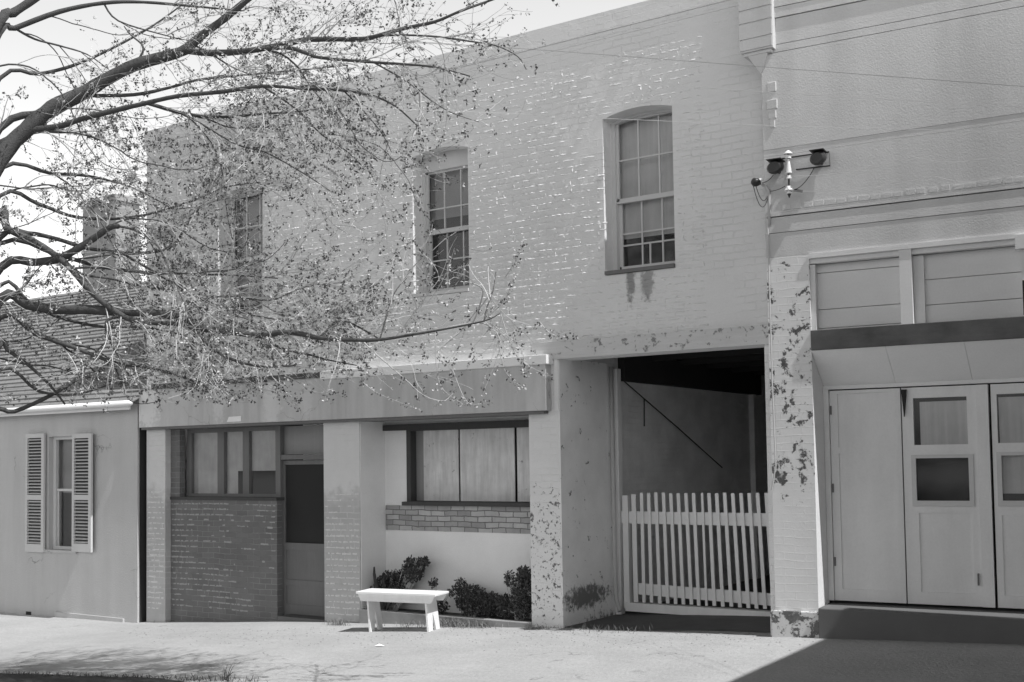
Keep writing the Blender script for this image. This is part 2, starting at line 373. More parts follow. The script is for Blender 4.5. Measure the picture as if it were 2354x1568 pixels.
# lumps of mortar and brick arrises standing proud of the wall face: they catch the raking sun
def mortar(F, u0, u1, z0, z1, thr, seed, keep=lambda u, z: True, rowh=.079, pmax=.011, d=0.0, bw=.235):
    """ragged raised joints that follow the brick courses: bed joints in broken runs, upright joints between them"""
    rn_ = random.Random(seed); mb = MB(); row = 0
    def zc(u, z): return z+.03*noise.noise(Vector((u*.5, z*.6, 9)))+.006*noise.noise(Vector((u*5, z*6, 2)))
    def msk(u, z): return noise.noise(Vector((u*.55, z*.8, seed)))*.5+noise.noise(Vector((u*2.3, z*3.1, seed+5)))*.5+noise.noise(Vector((u*9, z*14, seed+8)))*.35
    z = z0
    while z < z1:
        u = u0+rn_.uniform(0, .02)
        while u < u1-.03:
            if msk(u, z) > thr+rn_.uniform(-.22, .22) and keep(u, z):
                k_n = rn_.choice((1, 2, 2, 3, 4, 6)); pv = None; amp = rn_.uniform(.4, 1)
                for q_ in range(k_n+1):
                    uu = min(u+.026*q_, u1); e_ = .25 if q_ in (0, k_n) else 1
                    zz = zc(uu, z)+rn_.uniform(-.003, .003); h_ = rn_.uniform(.006, .015)*amp+.003; p_ = pmax*amp*e_*rn_.uniform(.4, 1)
                    n_ = len(mb.v); mb.v += [F(uu, d, zz+h_), F(uu, d-p_, zz+h_*.3), F(uu, d, zz-h_*.7)]
                    if pv is not None: mb.f += [(pv, n_, n_+1, pv+1), (pv+1, n_+1, n_+2, pv+2)]
                    pv = n_
                u += .026*k_n
            u += rn_.uniform(.008, .04)
        u = u0+(row % 2)*bw/2+rn_.uniform(-.02, .02)
        while u < u1-.02:
            if msk(u+.1, z+.04) > thr+.14+rn_.uniform(-.22, .22) and keep(u, z+.04) and u > u0:
                a0, a1 = sorted((rn_.uniform(0, rowh), rn_.uniform(0, rowh))); w_ = rn_.uniform(.005, .012)
                if a1-a0 > .015:
                    ub = u+rn_.uniform(-.008, .008)
                    mb.add([F(u, d, zc(u, z)+a0), F(u+w_, d, zc(u, z)+a0), F(ub+w_*.8, d, zc(u, z)+a1), F(ub, d, zc(u, z)+a1), F(u+w_*.5, d-pmax*rn_.uniform(.4, 1), zc(u, z)+(a0+a1)/2)], [(0, 1, 4), (1, 2, 4), (2, 3, 4), (3, 0, 4)])
            u += bw*rn_.choice((1, 1, .5))
        z += rowh; row += 1
    return mb
def offwin(u, z): return not any(a-.03 < u < b+.03 and ZS-.06 < z < ZH+RISE+.03 for a, b in wins)
part("mortar_relief", mortar(FL, X0+.3, HX-.75, 3.2, 6.45, -.2, 3, offwin, pmax=.018), m_paintbrick, hall)
# upper sash windows
def sash_window(i, a, b, blind_lo, ncol, big=False):
    d = .2
    fr = MB().slab(FL, arch(a, b, ZS, ZH, RISE), [arch(a+.05, b-.02, ZS+.07, ZH-.02, RISE-.015)], d, d+.07)
    w = part("window", fr, m_wframe, hall)
    x0, x1 = a+.05, b-.02; zm = ZS+.07+(ZH-ZS-.09)*(.475)
    ztop = ZH+.03
    if i == 1:
        part("head_board", MB().box(FL, x0, x1, d-.01, d+.05, ztop-.19, ztop+.03), m_wframe, w); ztop -= .19
        zm = ZS+.86
    up = MB().box(FL, x0, x1, d+.03, d+.065, zm-.025, zm+.03)
    up.box(FL, x0, x0+.03, d+.03, d+.06, zm, ztop).box(FL, x0, x1, d+.03, d+.06, ztop-.025, ztop+.03)
    for k in range(1, ncol):
        x = x0+.02+(x1-x0-.02)*k/ncol; up.box(FL, x-.009, x+.009, d+.035, d+.055, zm+.03, ztop-.03)
    zz = zm+(ztop-zm)*(.5 if i != 1 else .38); up.box(FL, x0+.035, x1, d+.0355, d+.0545, zz-.009, zz+.009)
    part("upper_sash", up, m_wframe, w)
    lo = MB().box(FL, x0+.02, x1, d+.07, d+.1, ZS+.07, ZS+.13).box(FL, x0, x0+.04, d+.07, d+.1, ZS+.13, zm)
    zr = [ZS+.13+(zm-ZS-.13)*.5] if i != 2 else [ZS+.13+(zm-ZS-.13)*.32, ZS+.13+(zm-ZS-.13)*.5]
    for k in range(1, ncol):
        x = x0+.03+(x1-x0-.03)*k/ncol; lo.box(FL, x-.009, x+.009, d+.075, d+.095, ZS+.13, zm)
    for z in zr: lo.box(FL, x0+.04, x1, d+.0755, d+.0945, z-.009, z+.009)
    if i == 2:
        x = x0+.03+(x1-x0-.03)*.46; lo.box(FL, x-.009, x+.009, d+.075, d+.095, ZS+.13, zr[0])
    part("lower_sash", lo, m_wframe, w)
    part("glass_pane", MB().box(FL, x0, x1, d+.045, d+.049, zm, ztop).box(FL, x0, x1, d+.085, d+.089, ZS+.07, zm), m_glass, w)
    part("blind", MB().box(FL, x0-.02, x1+.02, d+.14, d+.145, blind_lo, ZH+.12), m_blind2 if i == 2 else m_blind, w)
    part("dark_room", MB().box(FL, x0-.05, x1+.05, d+.35, d+.36, ZS, ZH+.1).box(FL, x0-.06, x0-.05, d+.1, d+.35, ZS, ZH).box(FL, x1+.05, x1+.06, d+.1, d+.35, ZS, ZH), m_int, w)
    part("sill", MB().box(FL, a+.01, b-.005, -.035 if i == 2 else -.02, d, ZS+.005, ZS+.045), m_wframe if i != 2 else m_mwood, w)
sash_window(0, *wins[0], ZS+.25, 3); sash_window(1, *wins[1], ZS+1.05, 3); sash_window(2, *wins[2], ZS+.46, 3)
# fascia board over the shop bays
XFR = P(1268, 900)[0]
fa = part("fascia", MB().box(FL, X0-.02, XFR, -.13, -.002, ZF0, ZF1-.01), m_fascia, hall, bevel=.006)
part("trim_board", MB().box(FL, P(755, 850)[0], XFR+.04, -.17, -.002, ZF1-.04, ZF1+.07), m_capwhite, hall, bevel=.006)
part("flashing", MB().box(FL, X0+.3, P(754, 850)[0], -.16, -.002, ZF1-.012, ZF1+.06), m_flash, hall)
lo = MB().box(FL, X0, XFR-.05, -.1, .3, ZF0-.035, ZF0-.002)
part("soffit_board", lo, m_mwood, hall)
# piers
part("pier", MB().box(FL, X0, XP1, 0, .4, -.8, ZF0-.036), m_oldbrick, hall, "narrow brick pier at the building's left corner")
DR = depth_for(885, 1200, XR0)
DR = max(.4, min(1.0, DR))
part("pier", MB().box(FL, XD1, XR0, 0, DR+.1, -.6, ZF0-.036), m_oldbrick, hall, "brick pier with worn paint between door and recess",)
part("pier", MB().box(FL, XR1, XG0, 0, 1.5, -.6, ZF0-.002), m_pierchip, hall, "flaking pier left of the passage")
part("upper_jamb", MB().box(FL, XFR+.045, XG0, -.012, -.002, ZF0, ZGL), m_plaster, hall)
# bay 1: brick panel, window, door
XW0 = P(413, 1060, .1)[0]; ZW0 = P(520, 1150, .1)[1]
part("mortar_relief", mortar(FL, XD1+.02, XR0-.02, -.15, 1.5, .02, 8, pmax=.008), m_capwhite2, hall)
part("mortar_relief", mortar(FL, X0+.02, XP1-.02, -.3, 2.2, .0, 9, pmax=.008), m_capwhite2, hall)
pn = MB().slab(FL, [(XP1, -.8), (XDP, -.8), (XDP, ZW0), (XW0, ZW0), (XW0, ZF0-.036), (XP1, ZF0-.036)], [], .1, .2)
part("brick_panel", pn, m_darkbrick, hall)
part("mortar_relief", mortar(FL, XP1+.02, XDP-.03, -.25, ZW0-.03, .14, 12, pmax=.006, d=.1), m_oldmortar, hall)
part("window_sill", MB().box(FL, XP1+.01, XDP+.01, .08, .36, ZW0+.001, ZW0+.045), m_dwood, hall)
def wx(px, d, py=1060): return P(px, py, d)[0]
dW = .24
w = part("shop_window", MB().slab(FL, [(XW0, ZW0+.046), (wx(642, dW), ZW0+.046), (wx(642, dW), ZF0-.04), (XW0, ZF0-.04)],
    [[(wx(440, dW), ZW0+.09), (wx(500, dW), ZW0+.09), (wx(500, dW), ZF0-.1), (wx(440, dW), ZF0-.1)],
     [(wx(515, dW), ZW0+.09), (wx(558, dW), ZW0+.09), (wx(558, dW), ZF0-.1), (wx(515, dW), ZF0-.1)],
     [(wx(572, dW), ZW0+.09), (wx(637, dW), ZW0+.09), (wx(637, dW), ZF0-.1), (wx(572, dW), ZF0-.1)]], dW, dW+.08), m_mwood, hall)
part("glass_pane", MB().box(FL, wx(441, dW), wx(636, dW), dW+.04, dW+.045, ZW0+.08, ZF0-.09), m_glass, w)
part("curtain", MB().box(FL, wx(437, dW), wx(500, dW), dW+.055, dW+.06, ZW0+.05, ZF0-.08).box(FL, wx(515, dW), wx(640, dW), dW+.057, dW+.062, ZW0+.42, ZF0-.08).box(FL, wx(515, dW), wx(540, dW), dW+.059, dW+.064, ZW0+.05, ZW0+.43), m_curtain, w)
part("dark_room", MB().box(FL, wx(430, dW), wx(650, dW), dW+.4, dW+.41, ZW0, ZF0), m_int, w)
dd = .24
XA, XB = P(652, 1200, dd)[0], XD1
zb = -.40
dj = part("door_frame", MB().box(FL, P(641, 1200, dd)[0], XA, dd-.06, dd+.1, zb, ZF0-.04).box(FL, XA, XB, dd-.05, dd+.1, P(700, 1056, dd)[1], P(700, 1045, dd)[1]), m_mwood, hall)
part("transom_pane", MB().box(FL, XA, XB, dd+.02, dd+.03, P(700, 1044, dd)[1], ZF0-.05), m_blind, dj)
part("threshold", MB().box(FL, XD0, XD1, -.02, .4, -.5, P(700, 1421, 0)[1]), m_step, hall)
zt = P(700, 1058, dd)[1]; zs1 = P(700, 1249, dd)[1]; zbm = P(700, 1418, dd)[1]
dr = part("door", MB().slab(FL, [(XA, zbm), (XB, zbm), (XB, zt), (XA, zt)], [[(XA+.03, zs1), (XB-.01, zs1), (XB-.01, zt-.06), (XA+.03, zt-.06)], [(XA+.05, zbm+.5), (XB-.04, zbm+.5), (XB-.04, zs1-.1), (XA+.05, zs1-.1)], [(XA+.05, zbm+.16), (XB-.04, zbm+.16), (XB-.04, zbm+.42), (XA+.05, zbm+.42)]], dd, dd+.04), m_mwood, hall)
part("screen", MB().box(FL, XA+.02, XB, dd+.02, dd+.025, zs1-.01, zt-.05), m_screen, dr)
part("lower_panel", MB().box(FL, XA+.04, XB-.02, dd+.012, dd+.022, zbm+.15, zs1-.05), m_mwood, dr)
# bay 2: recess with boarded window
bw0, bw1 = P(937, 1100, DR)[0], P(1222, 1100, DR)[0]+.05
zwt, zwb = P(1080, 972, DR)[1], P(1080, 1158, DR)[1]
XRR = XR1+.02
rw = MB().slab(FL, [(XR0-.1, -.6), (XRR, -.6), (XRR, ZF0+.2), (XR0-.1, ZF0+.2)], [[(bw0, zwb), (XRR-.02, zwb), (XRR-.02, zwt), (bw0, zwt)]], DR, DR+.2)
part("recess_wall", rw, m_plaster, hall)
part("recess_side_wall", MB().box(FL, XR0+.001, XR0+.012, .012, DR, -.6, ZF0-.036), m_plaster, hall)
part("recess_ceiling", MB().box(FL, XR0, XRR, .3, DR, ZF0+.01, ZF0+.05), m_mwood, hall)
zb0, zb1 = P(1000, 1163, DR)[1], P(1000, 1221, DR)[1]
part("brick_band", MB().box(FL, P(888, 1190, DR)[0], XRR, DR-.012, DR-.001, zb1, zb0), m_barebrick, hall)
bf = part("boarded_window", MB().slab(FL, [(bw0-.0, zwb), (XRR, zwb), (XRR, zwt), (bw0, zwt)], [[(bw0+.07, zwb+.03), (XRR-.03, zwb+.03), (XRR-.03, zwt-.08), (bw0+.07, zwt-.08)]], DR-.02, DR+.1), m_dwood, hall)
part("lintel_bar", MB().box(FL, P(885, 980, DR)[0], XRR, DR-.05, DR-.021, zwt-.07, zwt+.01), m_dwood, bf)
part("sill_bar", MB().box(FL, bw0-.04, XRR, DR-.08, DR-.021, zwb-.03, zwb+.02), m_dwood, bf)
xq = [P(p, 1070, DR+.07)[0] for p in (974, 1054, 1058, 1183, 1189, 1226)]
part("board", MB().box(FL, bw0+.06, xq[0]-.004, DR+.11, DR+.12, zwb, zwt), m_blind, bf)
for k in (0, 2, 4):
    part("board", MB().box(FL, xq[k], xq[k+1], DR+.07, DR+.085, zwb, zwt), m_board, bf)
part("dark_room", MB().box(FL, bw0-.1, XRR+.2, DR+.2, DR+.21, zwb-.1, zwt+.1), m_int, bf)
# gate opening lintel
part("lintel", MB().box(FL, XR1+.08, HX+.01, -.035, .0, ZGL, P(1500, 768)[1]), m_lintel, hall)
# passage
DG = 1.3
XL = XG0
dend = 5.9
part("passage_jamb_wall", MB().box(FL, XL-.3, XL+.01, .002, DG+.12, -.6, ZGL+.02), m_passfront, hall)
part("passage_side_wall", MB().box(FL, XL-.3, XL-.02, DG+.12, 9.5, -.6, 3.3), m_passage, hall)
part("passage_back_wall", MB().box(FL, XL-.1, HX+1.2, 8.6, 8.8, -.6, 3.3), m_passback, hall)
part("passage_right_wall", MB().box(FL, XG1+.04, XG1+.34, .31, 9, -.6, 3.3), m_passage, hall)
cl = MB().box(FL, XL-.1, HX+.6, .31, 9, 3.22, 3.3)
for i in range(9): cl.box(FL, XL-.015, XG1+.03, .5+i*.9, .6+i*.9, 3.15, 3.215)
part("passage_ceiling", cl, m_ceil_shade, hall, "dark ceiling of boards and joists over the passage")
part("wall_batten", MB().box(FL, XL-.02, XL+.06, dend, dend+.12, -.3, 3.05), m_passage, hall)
part("upper_dark_band", MB().box(FL, XL-.018, XL+.08, DG+.2, dend+.3, 2.84, 3.2), m_ceil_shade, hall)  # near-black box stands for the shade high on the passage wall

# cable hung across the passage wall
def onwall(px, py, x=XL+.03):
    r = ray(px, py); t = (x-CAM.x)/r.x; return CAM+r*t
cb = MB().tube([onwall(1418, 862), onwall(1480, 916), onwall(1560, 985), onwall(1660, 1075)], .009, 5).tube([onwall(1481, 917), onwall(1481, 980)], .009, 5)
tag(part("hanging_cable", cb, m_metal, loc=onwall(1480, 916)), "dark cable slanting down the wall inside the gated passage", "cable")
# downpipe and gate post at the passage jamb
gx = P(1415, 1250, DG)[0]
pp = [Vector((XL+.06, DG-.12, 3.0)), Vector((XL+.06, DG-.12, .35)), Vector((XL+.08, DG-.13, .1)), Vector((XL+.16, DG-.2, -.03))]
tag(part("drain_pipe", MB().tube(pp, .028, 10), m_pipe, smooth=True, loc=(XL+.06, DG-.12, 0)), "thin pale pipe running down the passage jamb left of the gate", "pipe")

# ------------------------------------------------------------------ picket gate
gb = gz(-5.8, 0)
gt = thing("picket_gate", "white slatted picket gate standing across the passage under the lintel", "gate", (P(1430, 1395, DG)[0], DG, -.1))
def zof(py, px=1600, d=DG): return P(px, py, d)[1]
gp = MB(); xa = P(1420, 1200, DG)[0]
part("gate_post", MB().box(FL, xa-.04, xa+.04, DG-.02, DG+.08, -.12, 2.98), m_gate, gt, "tall post of the gate")
part("gate_post", MB().box(FL, xa+.075, xa+.15, DG-.01, DG+.07, -.02, zof(1140)), m_gate, gt)
part("rail", MB().box(FL, xa-.0, XG1+.4, DG+.03, DG+.065, zof(1207), zof(1178)), m_gate, gt)
rl = P(1460, 1392, DG)[0]; rr0 = XG1+.4
part("rail", MB().hexa([FL(rl, DG+.03, zof(1375)), FL(rr0, DG+.03, zof(1387)), FL(rr0, DG+.03, zof(1360)), FL(rl, DG+.03, zof(1348))],
    [FL(rl, DG+.065, zof(1375)), FL(rr0, DG+.065, zof(1387)), FL(rr0, DG+.065, zof(1360)), FL(rl, DG+.065, zof(1348))]), m_gate, gt)
tops = [335, 415, 485, 558, 633, 706, 780, 857, 933, 1018, 1087, 1163, 1242, 1323, 1405, 1487, 1570, 1657, 1744]
bots = [360, 440, 515, 597, 675, 755, 832, 912, 985, 1062, 1140, 1225, 1310, 1395, 1480, 1560, 1645, 1732, 1820]
random.seed(3)
for k, (a, b) in enumerate(zip(tops, bots)):
    pa = 1378.6+a*.2308; pb = 1378.6+b*.2308
    yt = 1133+random.uniform(-1, 1.5)+(4 if k == 0 else 0); yb = 1384+k*.95+random.uniform(-1, 1)
    hw = .021 if k else .03
    if k == 9: hw = .014
    at, ab = P(pa, yt, DG), P(pb, yb, DG)
    fr = [FL(ab[0]-hw, DG, ab[1]), FL(ab[0]+hw, DG, ab[1]), FL(at[0]+hw, DG, at[1]), FL(at[0]-hw, DG, at[1])]
    part("picket", MB().hexa(fr, [v+Vector((0, .018, 0)) for v in fr]), m_gate, gt)
part("bottom_beam", MB().box(FL, P(1440, 1400, DG)[0], XG1+.4, DG-.03, DG+.1, zof(1415), zof(1395)), m_gate, gt)

# ------------------------------------------------------------------ planting bed in the recess
g0 = P(870, 1415)[1]
bed = MB().box(FL, XR0+.02, XR1-.005, -.02, .1, -.4, P(1040, 1420, 0)[1]).box(FL, XR0+.02, XR1-.005, .1, DR, -.4, P(1040, 1420, 0)[1]-.03)
kb = thing("planter_bed", "low brick-edged planting bed filling the foot of the recess behind the bench", "planter", (XR0, 0, -.2))
part("kerb", MB().box(FL, XR0+.02, XR1-.005, -.06, .06, -.4, P(1040, 1416, 0)[1]), m_kerb, kb, bevel=.008)
part("soil", MB().box(FL, XR0+.02, XR1-.005, .061, DR-.015, -.4, P(1040, 1416, 0)[1]-.04), m_soil, kb)
BEDZ = P(1040, 1416, 0)[1]-.04
def leafblob(mb, c, r, n, size, rnd, up=.3):
    seed_ = rnd.random()*50
    for _ in range(n):
        while True:
            q = Vector((rnd.uniform(-1, 1), rnd.uniform(-1, 1), rnd.uniform(-1, 1)))
            if q.length < 1 and noise.noise(Vector((q.x*r[0]*14+seed_, q.y*9, q.z*r[2]*14))) > -.12: break
        p = Vector(c)+Vector((q.x*r[0], q.y*r[1], q.z*r[2]))
        d = Vector((rnd.gauss(0, 1), rnd.gauss(0, 1), rnd.gauss(0, 1)+up)).normalized(); e = d.orthogonal().normalized()
        e = (e*math.cos(rnd.uniform(0, 6.28)) + d.cross(e)*math.sin(rnd.uniform(0, 6.28))).normalized()
        s_ = size*rnd.uniform(.6, 1.3)
        mb.add([p-d*s_*.1, p+e*s_*.35+d*s_*.4, p+d*s_, p-e*s_*.35+d*s_*.4], [(0, 1, 2, 3)])
def shrub(label, base, blobs, n, size, seed, stems=8, cat="shrub"):
    rnd = random.Random(seed); t = thing("shrub", label, cat, base)
    sm = MB(); lf = MB()
    for c, r, k in blobs:
        leafblob(lf, c, r, int(n*k), size, rnd)
        for _ in range(stems):
            e = Vector(c)+Vector((rnd.uniform(-.7, .7)*r[0], rnd.uniform(-.7, .7)*r[1], rnd.uniform(-.3, .9)*r[2]))
            b = Vector(base)+Vector((rnd.uniform(-.05, .05), rnd.uniform(-.03, .03), 0)); mid = (b+e)/2+Vector((rnd.uniform(-.05, .05), 0, .03))
            sm.tube([b, mid, e], [.008, .006, .003], 4)
    part("stem", sm, m_twig, t); part("foliage", lf, m_shrub, t); return t
def RP(px, py, d): a = P(px, py, d); return Vector((a[0], d, a[1]))
d1 = .28
shrub("dark leafy shrub arching up behind the white bench", RP(900, 1415, d1), [(RP(905, 1345, d1), (.26, .15, .2), .5), (RP(950, 1310, d1), (.17, .12, .17), .3), (RP(975, 1292, d1), (.07, .06, .06), .06), (RP(880, 1370, d1), (.2, .15, .2), .3)], 2600, .04, 1, 14)
shrub("low dark round bush in the recess right of the bench", RP(1085, 1420, d1), [(RP(1085, 1380, d1), (.24, .18, .2), .6), (RP(1060, 1345, d1), (.09, .08, .09), .08), (RP(1130, 1390, d1), (.2, .15, .15), .4)], 3200, .03, 2)
shrub("tall dark bush in the right corner of the recess against the pier", RP(1195, 1425, .2), [(RP(1200, 1370, .2), (.13, .15, .32), .6), (RP(1205, 1325, .2), (.1, .1, .12), .2), (RP(1170, 1330, .2), (.06, .06, .1), .06), (RP(1165, 1395, .2), (.15, .12, .15), .3)], 3000, .034, 4)
shrub("small leafy sprig beside the right end of the bench top", RP(1000, 1415, .2), [(RP(996, 1340, .2), (.06, .06, .06), .06), (RP(1040, 1360, .2), (.08, .06, .07), .06), (RP(1010, 1395, .2), (.13, .1, .12), .2)], 1500, .035, 6, 4)
# broad blade plant at the left of the bed
ag = thing("agave_plant", "plant of broad upright pointed blades at the left end of the bench", "plant", RP(876, 1412, .1))
bl = MB()
for (px, py, wd, ln, bend) in ((860, 1303, 0.0765, 1, -.02), (869, 1326, 0.068, 1, -.08), (882, 1317, 0.059500000000000004, 1, .05), (853, 1347, 0.068, 1, -.12), (896, 1341, 0.059500000000000004, 1, .1), (862, 1335, 0.085, 1, 0)):
    b = RP(876, 1412, .1); tip = RP(px, py, .1+random.uniform(-.04, .06)); n_ = 7; L_ = []; R_ = []; M_ = []
    for i in range(n_):
        t = i/(n_-1); p = b.lerp(tip, t); p.x += bend*math.sin(t*3.14)*.5; wv = wd*math.sin(min(1, t*1.25+.25)*3.14*.82+.2) if i < n_-1 else .002
        L_.append(p+Vector((-abs(wv), -.01, 0))); R_.append(p+Vector((abs(wv), -.01, 0))); M_.append(p+Vector((0, .015, 0)))
    base_ = len(bl.v); bl.v += L_+M_+R_
    for i in range(n_-1):
        bl.f += [(base_+i, base_+n_+i, base_+n_+i+1, base_+i+1), (base_+n_+i, base_+2*n_+i, base_+2*n_+i+1, base_+n_+i+1)]
part("blade", bl, m_shrub, ag)
# grass tufts along the kerb
gr = MB(); rnd = random.Random(9)
def tuft(c, n, h, sp):
    for _ in range(n):
        b = Vector(c)+Vector((rnd.gauss(0, sp), rnd.gauss(0, sp*.4), 0)); b.z = gz(b.x, b.y)
        tp = b+Vector((rnd.gauss(0, h*.5), rnd.gauss(0, h*.4), h*rnd.uniform(.4, 1.1))); w_ = Vector((rnd.uniform(-1, 1), rnd.uniform(-1, 1), 0)).normalized()*.004
        md = b.lerp(tp, .55)+Vector((0, 0, h*.12))
        gr.add([b-w_, b+w_, md+w_*.8, tp, md-w_*.8], [(0, 1, 2, 4), (4, 2, 3)])
for (px, py, n, h, sp) in ((775, 1437, 90, .1, .1), (1055, 1440, 260, .13, .16), (1110, 1442, 120, .09, .14), (960, 1440, 60, .08, .2), (1240, 1446, 50, .06, .12), (360, 1430, 40, .05, .1), (1390, 1450, 80, .07, .25), (1020, 1440, 90, .12, .08)):
    c = G(px, py); tuft(c, n, h, sp)
tag(part("grass", gr, m_weed), "dry tufts of grass and weeds along the wall foot by the bench", "grass", kind="stuff")
gr = MB(); c = G(517, 1563); tuft(c, 14, .16, .015); 
for i in range(30):
    c = G(20+i*19, 1552+i*.5); tuft(c, 12, .05, .12)
tag(part("grass", gr, m_shrub), "ragged dark grass fringe along the pavement edge at the lower left", "grass", kind="stuff")

gv = MB(); rnd = random.Random(77)
for _ in range(900):
    c = G(rnd.uniform(300, 1900), 1440+abs(rnd.gauss(0, 22))+4); s_ = rnd.uniform(.004, .014)
    vs = [c+Vector((s_*math.cos(a)*rnd.uniform(.7, 1.2), s_*math.sin(a)*rnd.uniform(.7, 1.2), .002)) for a in (0, 1.3, 2.5, 3.8, 5)]
    gv.add(vs+[c+Vector((0, 0, s_*.8))], [(0, 1, 5), (1, 2, 5), (2, 3, 5), (3, 4, 5), (4, 0, 5)])
tag(part("gravel", gv, m_kerb), "loose grit and gravel scattered over the pavement near the wall foot", "gravel", kind="stuff")

# ------------------------------------------------------------------ bench
fl_, fr_, bk_ = G(855, 1452), G(983, 1452), G(1012, 1446)
ax = Vector((1, .10, 0)).normalized()
bc = (G(850, 1453)+G(984, 1453))/2; ctr = bc+Vector((0, 0, 0))
Lc = (G(984, 1453)-G(850, 1453)).length
ax = (G(984, 1453)-G(850, 1453)); ax.z = 0; ax.normalize(); ay = Vector((-ax.y, ax.x, 0))
H_ = .47; WD = .30
zb_ = gz(bc.x, bc.y)
def FB(u, d, z): q = bc+ax*u+ay*d; return Vector((q.x, q.y, zb_+z))
bn = thing("garden_bench", "small white-painted plank bench standing on the pavement before the planting bed", "bench", bc)
hl = Lc/2
part("seat", MB().box(FB, -hl-.17, hl+.12, -.04, WD+.03, H_-.028, H_), m_bench, bn, bevel=.004)
part("apron", MB().hexa([FB(-hl-.15, -.02, H_-.03), FB(hl+.03, -.02, H_-.12), FB(hl+.08, -.02, H_-.03), FB(-hl-.15, -.02, H_-.03)][:0] or [FB(-hl-.11, -.022, H_-.115), FB(hl+.05, -.022, H_-.115), FB(hl+.1, -.022, H_-.029), FB(-hl-.15, -.022, H_-.029)],
    [FB(-hl-.11, 0, H_-.115), FB(hl+.05, 0, H_-.115), FB(hl+.1, 0, H_-.029), FB(-hl-.15, 0, H_-.029)]), m_bench, bn)
part("apron", MB().hexa([FB(-hl-.11, WD, H_-.115), FB(hl+.05, WD, H_-.115), FB(hl+.1, WD, H_-.029), FB(-hl-.15, WD, H_-.029)],
    [FB(-hl-.11, WD+.022, H_-.115), FB(hl+.05, WD+.022, H_-.115), FB(hl+.1, WD+.022, H_-.029), FB(-hl-.15, WD+.022, H_-.029)]), m_bench, bn)
for sgn in (-1, 1):
    # end board with a V notch, leaning outward a little at the foot
    def FE(u, d, z, sgn=sgn): return FB(sgn*hl-.05*z/H_+u, d, z)
    prof = [(.0, -.03), (.1, -.03), (WD/2, .23), (WD-.09, -.03), (WD, -.03), (WD-.02, H_-.03), (.02, H_-.03)]
    mb = MB(); tri = tessellate_polygon([[Vector((a, b, 0)) for a, b in prof]]); n_ = len(prof)
    mb.v = [FE(-.012, a, b) for a, b in prof]+[FE(.012, a, b) for a, b in prof]
    mb.f = [tuple(t) for t in tri]+[tuple(i+n_ for i in t) for t in tri]+[(i, (i+1) % n_, n_+(i+1) % n_, n_+i) for i in range(n_)]
    part("leg", mb, m_bench, bn)

# scrap of paper on the pavement, small sign on the fascia
c = G(872, 1486)
tag(part("paper_scrap", MB().add([c+Vector((-.05, -.03, .004)), c+Vector((.05, -.035, .012)), c+Vector((.055, .03, .006)), c+Vector((-.04, .035, .02)), c+Vector((0, 0, .03))], [(0, 1, 4), (1, 2, 4), (2, 3, 4), (3, 0, 4)]), m_paper, loc=c), "white scrap of paper lying on the pavement in front of the bench", "litter")
q0, q1 = P(520, 970, -.15), P(552, 957, -.15)
tag(part("notice_card", MB().hexa([FL(q0[0], -.14, q0[1]), FL(q1[0], -.14, q0[1]-.0), FL(q1[0], -.14, q1[1]+.005), FL(q0[0]+.04, -.14, q1[1])], [FL(q0[0], -.131, q0[1]), FL(q1[0], -.131, q0[1]), FL(q1[0], -.131, q1[1]+.005), FL(q0[0]+.04, -.131, q1[1])]), m_paper, loc=(q0[0], -.135, q0[1])), "small white card fixed at the bottom edge of the fascia above the shop window", "sign")

# ================================================================== RIGHT building
rb = thing("corner_building", "pale painted building at right with moulded ledges, transom boards and tall double doors", "building", FR(0, 0, 0))
UE = PR(2354, 900)[0]; UB = UE+6
u_p0 = .012; u_p1 = PR(1868, 900)[0]
zlt = PR(1866, 583)[1]
ztop = 7.35
# ledge heights at the left end, read from the picture
L1 = PR(1802, 100)[1]; L2 = PR(1835, 112)[1]; L0 = PR(1802, 39)[1]; L00 = PR(1800, 15)[1]; M1 = PR(1870, 330)[1]; M2 = PR(1887, 344)[1]
D1 = PR(1800, 484)[1]; D0 = PR(1751, 504)[1]; D2 = PR(1880, 526)[1]
def strip(name, z0, z1, d0, u0=0.0, holes=[]):
    return MB().slab(FR, [(u0, z0), (UB, z0), (UB, z1), (u0, z1)], holes, d0, .3)
sl = .016
zs = [zlt, D2, D0, D1-.02, M2, M1, L2, L1, L0, L00, ztop]
pr = [.0, -.004, -.012, .0, 0, -.004, .0, .004, -.01, -.015]
wl = MB()
for k in range(len(zs)-1):
    gap = {1: .006, 2: .012, 3: .004, 4: .002, 5: .002, 6: .009, 7: .009, 8: .008, 9: .006}.get(k, 0)
    wl.slab(FR, [(0, zs[k]+gap), (UB, zs[k]+gap), (UB, zs[k+1]), (0, zs[k+1])], [], pr[k], .3)
wl.box(FR, .0, UB, .06, .31, zlt, ztop)
part("facade_wall", wl, m_rwall, rb)
part("corner_return", MB().box(FR, 0, .3, .301, 2.2, 3.2, ztop).box(FR, .3, UB, 1.9, 2.2, 3.2, ztop), m_rwall, rb)
dn = MB(); u = PR(1800, 475)[0]; k = 0
while u < UB:
    dn.box(FR, u, u+.085+random.uniform(-.02, .01), -.01, -.0005, D1+.004, D1+.05+random.uniform(-.006, .006)); u += .11
part("dentil_course", dn, m_rwall, rb)
part("parapet_coping", MB().box(FR, -.0, UB, -.08, .32, ztop, ztop+.12), m_rwall, rb)
